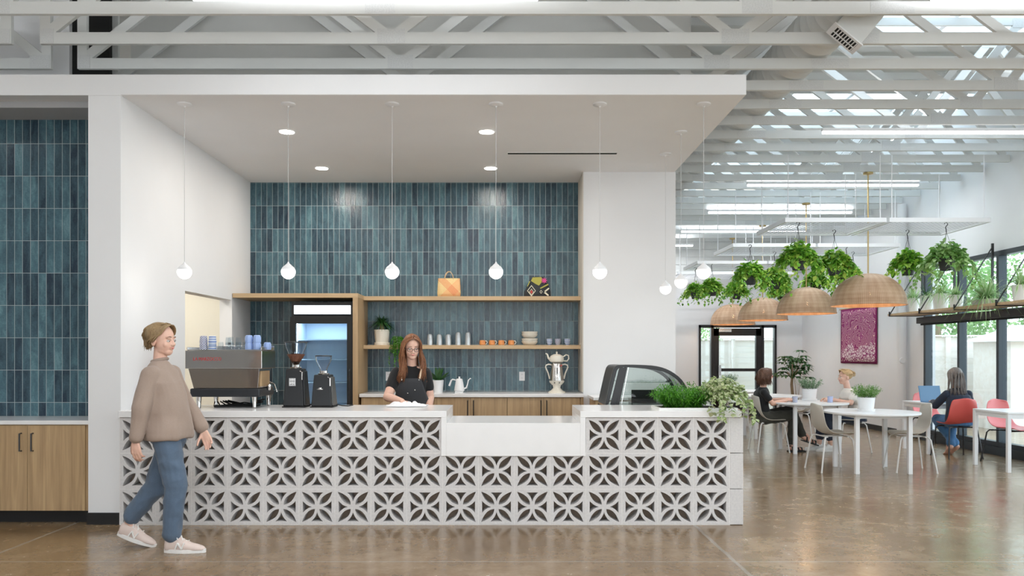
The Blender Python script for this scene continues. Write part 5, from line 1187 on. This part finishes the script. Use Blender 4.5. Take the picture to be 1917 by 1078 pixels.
# --- walking woman (faces +x)
t = thing('person', 'woman in a beige sweater and jeans striding past the counter front', 'person', (-2.5, 5.95, 0))
hc = (-.055, -.0, 1.56); H = RZ(90-14); b = MB(); head_blobs(b, hc, H, 1.06)
b.capsule((-.075,0,1.30), (-.062,0,1.49), .050, .048)
b.loft([((0,0,.84),.10,.145),((0,0,.92),.105,.155),((-.01,0,1.05),.085,.125),((-.03,0,1.20),.10,.145),((-.05,0,1.30),.09,.16),((-.06,0,1.37),.05,.10)], 20)
SR, ER, WR_ = (-.07,-.145,1.300), (-.12,-.20,1.06), (-.15,-.215,.83); SL, EL, WL_ = (-.045,.145,1.300), (.04,.20,1.07), (.17,.205,.87)
limb(b, [SR,ER,WR_], [.046,.036,.025]); limb(b, [SL,EL,WL_], [.046,.036,.025])
hand_blobs(b, (-.152,-.215,.825), (.12,0,-1), (.15,1,.1), -1, .40); hand_blobs(b, (.175,.205,.862), (.45,0,-1), (.1,-1,0), 1, .40)
HR, KR, AR = (.01,-.085,.88), (.085,-.09,.49), (.055,-.09,.09); HL, KL, AL = (-.0,.085,.88), (-.135,.085,.45), (-.335,.085,.20)
limb(b, [HR,KR,AR], [.085,.055,.036]); limb(b, [HL,KL,AL], [.085,.055,.036])
b.capsule(AR, (.10,-.09,.045), .034, .028); b.capsule(AL, (-.30,.085,.13), .034,.028)
blob(b, 'body', SK1, t, .005, 2); face_parts(t, hc, H, 1.06, brow=M_brow)
M_sweater = cloth_mat('beige_knit', (.29,.215,.175), (.37,.285,.235), 140); M_jean = cloth_mat('blue_denim', (.055,.085,.135), (.12,.17,.24), 220); M_shoe = mat('pale_pink_suede', (.66,.54,.49), .8); M_sole = mat('white_rubber', (.78,.76,.74), .6)
b = MB(); b.loft([((-.005,0,.825),.160,.200),((-.005,0,.85),.165,.205),((-.005,0,.90),.165,.20),((-.015,0,1.0),.155,.172),((-.03,0,1.15),.142,.170),((-.045,0,1.24),.130,.185),((-.056,0,1.31),.105,.165),((-.062,0,1.36),.078,.118),((-.068,0,1.39),.062,.078),((-.07,0,1.40),.055,.065)], 28)
limb(b, [SR, ER, (-.147,-.216,.86)], [.064,.064,.050]); limb(b, [SL, EL, (.155,.207,.895)], [.064,.064,.050])
blob(b, 'sweater', M_sweater, t, .008, 4, .011, (7,7,3))
b = MB(); b.tube([(-.07+.052*math.cos(a), .058*math.sin(a), 1.405+.012*math.cos(a)) for a in [2*PI*k/20 for k in range(20)]], .012, 8, closed=True); b.build('collar', M_sweater, t)
b = MB(); b.loft([((0,0,.95),.105,.14),((0,0,.88),.12,.155),((0,0,.80),.115,.155)], 24); limb(b, [(.01,-.075,.84),KR,(.058,-.09,.135)], [.098,.080,.066]); limb(b, [(0,.075,.84),KL,(-.315,.085,.235)], [.098,.080,.066])
blob(b, 'jeans', M_jean, t, .007, 3, .008, (8,8,8))
sneaker(t, foot_frame((.015,-.09,.0),(.29,-.09,.0)), M_shoe, M_sole, 1.03, M_whitem, M_whitem)
sneaker(t, foot_frame((-.415,.085,.085),(-.165,.085,.0), (0.3,0,1)), M_shoe, M_sole, 1.03, M_whitem, M_whitem)
random.seed(91); hm = hair_mat('dark_blonde_hair', (.16,.095,.045), (.30,.20,.10), (.46,.34,.19)); b = MB(); hair_cap(b, hc, H, 1.06, .027, .036, (.082,.092,.086)); b.ell(Vector(hc)+H @ Vector((0,.085,.0)), .045); b.ell(Vector(hc)+H @ Vector((0,.11,-.02)), (.035,.04,.05), H)
long_hair(b, hc, H, 1.06, [((.015,-.05,.105),(.074,-.02,.04),(.078,.03,-.015),(.04,.08,-.04)),((-.015,-.05,.105),(-.074,-.02,.04),(-.078,.03,-.015),(-.04,.08,-.04)),((.02,-.02,.115),(.05,.07,.075),(.03,.11,.02),(.01,.12,-.04)),((-.02,-.02,.115),(-.05,.07,.075),(-.03,.11,.02),(-.01,.12,-.04))], 7, .012)
finish_hair(b, hm, t)

# --- barista (faces the room)
t = thing('person', 'barista in a black tee and charcoal apron with long auburn hair, wiping the counter', 'person', (-.938, 7.98, 0))
hc = (.012, -.075, 1.525); H = RZ(14) @ RX(10); b = MB(); head_blobs(b, hc, H, 1.06)
b.capsule((0,.01,1.27), (.005,-.045,1.44), .052, .050)
b.loft([((0,.06,.84),.16,.115),((0,.05,.93),.165,.12),((0,.03,1.04),.135,.10),((-.01,0,1.17),.150,.115),((-.01,-.0,1.26),.155,.09),((-.005,.0,1.33),.09,.055)], 20, power=2.2)
SR, ER, WR_ = (-.150,-.01,1.262), (-.215,-.16,1.035), (-.045,-.40,1.005); SL, EL, WL_ = (.138,.01,1.262), (.180,.03,1.02), (.175,-.13,.84)
limb(b, [SR,ER,WR_], [.054,.046,.028]); limb(b, [SL,EL,WL_], [.052,.043,.028])
hand_blobs(b, (-.045,-.405,1.003), (.75,-.62,-.10), (0,0,-1), -1, .18, 1.0, .05); hand_blobs(b, WL_, (-.1,-.3,-1), (-1,0,0), 1, .4)
limb(b, [(-.09,.05,.86),(-.09,.05,.48),(-.09,.09,.09)], [.085,.058,.038]); limb(b, [(.09,.05,.86),(.09,.05,.48),(.09,.09,.09)], [.085,.058,.038]); 
for q in (-1,1): bare_foot(b, foot_frame((q*.09,.14,0),(q*.09,-.1,0)))
blob(b, 'body', SK1, t, .005, 2); face_parts(t, hc, H, 1.06, closed=True, glasses=M_blackm)
M_tee = cloth_mat('black_jersey', (.006,.006,.007), (.012,.012,.013)); M_apron = cloth_mat('charcoal_canvas', (.022,.023,.027), (.04,.042,.047), 300)
b = MB(); b.loft([((0,.055,.86),.178,.13),((0,.05,.93),.180,.135),((0,.03,1.04),.152,.115),((-.01,0,1.16),.168,.135),((-.01,-.0,1.24),.165,.108),((-.006,.005,1.30),.120,.078),((-.003,.005,1.335),.075,.062)], 28, power=2.2)
b.capsule(SR, Vector(SR).lerp(Vector(ER),.58), .060, .061); b.capsule(SL, Vector(SL).lerp(Vector(EL),.58), .058, .056)
blob(b, 'tee_shirt', M_tee, t, .006, 3, .005, (9,9,5))
# apron bib and skirt: a curved panel in front of the torso
def panel(m, rows, th=.006, n=16):
    vs = []
    for z, xl, xr, yc, bul in rows:
        for k in range(n+1): u = k/n; x = xl+(xr-xl)*u; q = 2*u-1; vs.append((x, yc+bul*q*q, z))
    m.add(vs, [(i*(n+1)+k,(i+1)*(n+1)+k,(i+1)*(n+1)+k+1,i*(n+1)+k+1) for i in range(len(rows)-1) for k in range(n)], 0, True)
m = MB(); panel(m, [(1.215,-.085,.10,-.150,.02),(1.17,-.105,.12,-.152,.028),(1.10,-.135,.14,-.148,.05),(1.03,-.165,.165,-.135,.09),(.96,-.182,.185,-.125,.12),(.86,-.20,.20,-.125,.13),(.55,-.21,.21,-.13,.12)])
o = m.build('apron', M_apron, t); a = o.modifiers.new('thickness', 'SOLIDIFY'); a.thickness = .005
m = MB(); m.tube([(-.08,-.150,1.21),(-.105,-.10,1.30),(-.085,-.02,1.345),(-.06,.06,1.33)], .009, 6).tube([(.095,-.150,1.21),(.105,-.10,1.30),(.085,-.02,1.345),(.06,.06,1.33)], .009, 6); wchild(m, 'neck_strap', mat('leather_strap', (.55,.42,.30), .6), o)
m = MB()
for p in ((-.078,-.158,1.20),(.09,-.158,1.20),(.05,-.162,1.10),(-.02,-.162,1.07)): m.ell(p, (.006,.003,.006), None, 10, 6)
wchild(m, 'rivets', M_chrome, o)
b = MB(); b.loft([((0,.055,.92),.175,.13),((0,.055,.80),.178,.135)], 24); limb(b, [(-.09,.055,.84),(-.09,.055,.48),(-.09,.09,.12)], [.105,.078,.062]); limb(b, [(.09,.055,.84),(.09,.055,.48),(.09,.09,.12)], [.105,.078,.062]); blob(b, 'trousers', M_jean, t, .01, 3)
random.seed(93); hm = hair_mat('auburn_hair', (.085,.030,.012), (.22,.085,.035), (.42,.20,.09)); b = MB(); hair_cap(b, hc, H, 1.06, .023, .038, (.081,.091,.082))
E_ = []
for q in (-1,1):
    E_ += [((q*.004,-.060,.102),(q*.076,-.040,.03),(q*.086,-.035,-.13),(q*.078,-.075,-.285)),((q*.012,-.03,.112),(q*.086,.0,.02),(q*.105,.0,-.14),(q*.108,-.055,-.29)),((q*.012,.0,.114),(q*.084,.04,.02),(q*.10,.05,-.13),(q*.09,.06,-.27)),((q*.01,.04,.105),(q*.05,.09,.0),(q*.05,.10,-.13),(q*.05,.10,-.27))]
long_hair(b, hc, H, 1.06, E_, 10, .0125, .009); finish_hair(b, hm, t)

# --- seated figures; d = +1 faces +x, -1 faces -x; built facing +x then turned
def seated(t, hc, hH, sk, tee, pants, arm_r, arm_l, legs, skirt_to=.12, sleeves=.55, s=1.0, hdir=(1,0,.0), feet=None, curl=.7):
    b = MB(); head_blobs(b, hc, hH, s); hx = Vector(hc)
    nb = Vector((hx.x-.045, 0, hx.z-.212)); b.capsule(nb, hx+Vector((-.01,0,-.07)), .048, .046)
    px = -.10
    b.loft([((px,0,.47),.13,.165),((px-.01,0,.56),.115,.15),((px-.01,0,.68),.09,.125),((nb.x-.02,0,.80),.105,.145),((nb.x-.01,0,.87),.08,.13),((nb.x,0,nb.z+.01),.045,.055)], 20)
    for arm in (arm_r, arm_l): limb(b, arm[:3], [.040,.036,.025]); hand_blobs(b, arm[2], arm[3], arm[4], arm[5], curl, .95)
    for lg in legs: limb(b, lg[:3], [.080,.055,.036])
    for f in (feet or []): bare_foot(b, f, .95)
    blob(b, 'body', sk, t, .006, 2)
    b = MB(); b.loft([((px,0,.50),.140,.180),((px-.01,0,.58),.128,.168),((px-.01,0,.70),.108,.145),((nb.x-.02,0,.80),.122,.160),((nb.x-.01,0,.885),.102,.158),((nb.x,0,nb.z+.0),.080,.112),((nb.x+.003,0,nb.z+.035),.056,.064)], 26)
    for arm in (arm_r, arm_l):
        S_, E_, W_ = Vector(arm[0]), Vector(arm[1]), Vector(arm[2])
        if sleeves <= 1: b.capsule(S_, S_.lerp(E_, sleeves), .053, .052)
        else: limb(b, [S_, E_, E_.lerp(W_, .85)], [.056,.052,.042])
    blob(b, 'top', tee, t, .007, 3, .006, (9,9,5))
    b = MB(); b.loft([((px,0,.455),.15,.185),((px,0,.55),.138,.178),((px-.008,0,.60),.125,.165)], 24)
    for lg in legs: K, A = Vector(lg[1]), Vector(lg[2]); limb(b, [Vector(lg[0]), K, A.lerp(K, skirt_to)], [.098,.078,.062])
    blob(b, 'trousers', pants, t, .008, 3, .007, (8,8,8))
# woman in black
t = thing('person', 'seated woman with brown bobbed hair, black top and dark trousers holding a cup', 'person', (3.95, 12.05, 0)); hc = (-.045, 0, 1.135); H = RZ(90)
seated(t, hc, H, SK2, M_tee, cloth_mat('dark_olive_trousers', (.028,.027,.020), (.05,.048,.038)), ((-.12,-.150,.885),(.0,-.19,.72),(.235,-.13,.775),(1,.25,.05),(0,.6,-1),1), ((-.10,.150,.885),(.02,.19,.74),(.25,.05,.775),(1,-.3,.05),(0,-.6,-1),-1),
    [((-.08,-.09,.50),(.34,-.10,.54),(.30,-.10,.10)),((-.08,.09,.50),(.36,.06,.60),(.52,.0,.21))], feet=[foot_frame((.26,-.10,.02),(.50,-.10,.02)), foot_frame((.50,.0,.17),(.72,.0,.10),(.3,0,1))])
face_parts(t, hc, H, 1.0, glasses=mat('red_glasses', (.45,.05,.06), .4))
m = MB(); o = MB()
for Mf in (foot_frame((.26,-.10,.0),(.50,-.10,.0)), foot_frame((.50,.0,.15),(.72,.0,.08),(.3,0,1))):
    P_ = lambda x, y, z: Mf @ Vector((x,y,z))
    Mq = Mf; o.box(-.005,.25,-.045,.045,0,.018,0,Mq)
    for x in (.06,.15,.20): o.tube([P_(x,-.045,.01),P_(x-.01,-.03,.075 if x < .1 else .062),P_(x-.01,.03,.075 if x < .1 else .062),P_(x,.045,.01)], .010, 6)
    o.tube([P_(.02,-.04,.09),P_(-.012,0,.09),P_(.02,.04,.09),P_(.08,0,.10)], .008, 6, closed=True)
o.build('sandals', M_blackm, t)
random.seed(95); hm = hair_mat('brown_bob_hair', (.05,.022,.012), (.12,.055,.032), (.20,.10,.06)); b = MB(); hair_cap(b, hc, H, 1.0, .020, .030, (.087,.097,.086)); E_ = []
for q in (-1,1): E_ += [((q*.01,-.055,.106),(q*.080,-.038,.02),(q*.088,-.030,-.05),(q*.082,-.030,-.115)),((q*.01,-.02,.114),(q*.088,.01,.02),(q*.094,.01,-.05),(q*.085,.0,-.12)),((q*.01,.03,.11),(q*.08,.06,.01),(q*.085,.07,-.05),(q*.07,.06,-.12)),((q*.01,.05,.10),(q*.04,.10,.0),(q*.045,.105,-.05),(q*.035,.09,-.12))]
long_hair(b, hc, H, 1.0, E_, 8, .013); finish_hair(b, hm, t)
# blonde woman, faces -x
t = thing('person', 'seated blonde woman with a bun, white tee and navy trousers, facing the woman in black', 'person', (5.16, 12.05, 0), rz=PI); hc = (.06, 0, 1.118); H = RZ(90)
M_white_tee = cloth_mat('white_jersey', (.74,.71,.66), (.80,.77,.72)); M_navy = cloth_mat('navy_cloth', (.012,.018,.035), (.025,.035,.06))
seated(t, hc, H, SK1, M_white_tee, M_navy, ((-.02,-.150,.88),(.06,-.19,.73),(.29,-.10,.775),(1,.2,.0),(0,.5,-1),1), ((-.02,.150,.88),(.06,.20,.73),(.28,.06,.775),(1,-.1,.0),(0,-.5,-1),-1),
    [((-.06,-.09,.50),(.37,-.09,.53),(.42,-.07,.11)),((-.06,.09,.50),(.38,.09,.53),(.30,.07,.11))], skirt_to=.25)
face_parts(t, hc, H, 1.0, brow=mat('light_brow', (.30,.18,.09), .8))
for h_ in ((.375,-.07,0),(.255,.07,0)): sneaker(t, foot_frame(h_, (h_[0]+.2, h_[1], 0)), M_whitem, M_sole, .95, None, M_white)
random.seed(97); hm = hair_mat('blonde_hair', (.30,.19,.09), (.52,.36,.19), (.70,.54,.32)); b = MB(); hair_cap(b, hc, H, 1.0, .026, .032, (.080,.091,.083)); b.ell(Vector(hc)+H @ Vector((0,.125,.035)), (.036,.034,.036))
long_hair(b, hc, H, 1.0, [((.012,-.055,.105),(.072,-.02,.05),(.07,.05,.03),(.01,.12,.035)),((-.012,-.055,.105),(-.072,-.02,.05),(-.07,.05,.03),(-.01,.12,.035)),((.015,-.03,.115),(.045,.05,.09),(.03,.09,.06),(.01,.13,.05)),((-.015,-.03,.115),(-.045,.05,.09),(-.03,.09,.06),(-.01,.13,.05))], 7, .010)
for k in range(8): a = 2*PI*k/8; b.tube([Vector(hc)+H @ Vector((.02*math.cos(a+q), .125+.012*math.sin(3*q)+.02*math.sin(a), .035+.030*math.sin(a+q))) for q in (0,.8,1.6,2.4)], .008, 6)
finish_hair(b, hm, t)
# woman at the laptop, back to the viewer (faces +y)
t = thing('person', 'woman with long grey hair and navy jumper seen from behind at the laptop', 'person', (6.42, 11.43, 0), rz=PI/2); hc = (.03, 0, 1.15); H = RZ(90) @ RX(6)
seated(t, hc, H, SK2, M_navy, cloth_mat('bright_denim', (.04,.12,.26), (.08,.20,.38)), ((-.04,-.155,.885),(.04,-.23,.70),(.27,-.13,.765),(1,.2,0),(0,0,-1),1), ((-.04,.155,.885),(.08,.25,.72),(.29,.17,.765),(1,-.2,0),(0,0,-1),-1),
    [((-.06,-.09,.50),(.30,-.10,.50),(.04,.05,.13)),((-.06,.09,.50),(.30,.10,.50),(.06,-.05,.13))], sleeves=1.5, skirt_to=.12, curl=.3, feet=[foot_frame((.02,.055,.10),(.20,.03,.0),(.5,0,1)), foot_frame((.03,-.055,.10),(.20,-.03,.0),(.5,0,1))])
face_parts(t, hc, H, 1.0)
b = MB(); b.loft([((-.10,0,.47),.13,.19),((-.10,0,.55),.14,.195),((-.09,0,.66),.125,.18),((-.08,0,.78),.12,.175),((-.06,0,.87),.10,.16)], 24); blob(b, 'jumper_hem', M_navy, t, .01, 3, .008)
random.seed(99); hm = hair_mat('grey_brown_hair', (.07,.055,.05), (.19,.165,.15), (.36,.33,.31)); b = MB(); hair_cap(b, hc, H, 1.0, .022, .030, (.088,.099,.087)); E_ = []
for q in (-1,1): E_ += [((q*.008,-.05,.106),(q*.082,-.01,.02),(q*.105,.03,-.12),(q*.125,.05,-.25)),((q*.01,.0,.116),(q*.08,.05,.02),(q*.09,.08,-.12),(q*.105,.085,-.27)),((q*.008,.04,.11),(q*.05,.09,.0),(q*.055,.10,-.12),(q*.065,.11,-.28)),((q*.003,.05,.105),(q*.018,.105,.0),(q*.02,.11,-.12),(q*.022,.12,-.28))]
long_hair(b, hc, H, 1.0, E_, 9, .0135); finish_hair(b, hm, t)
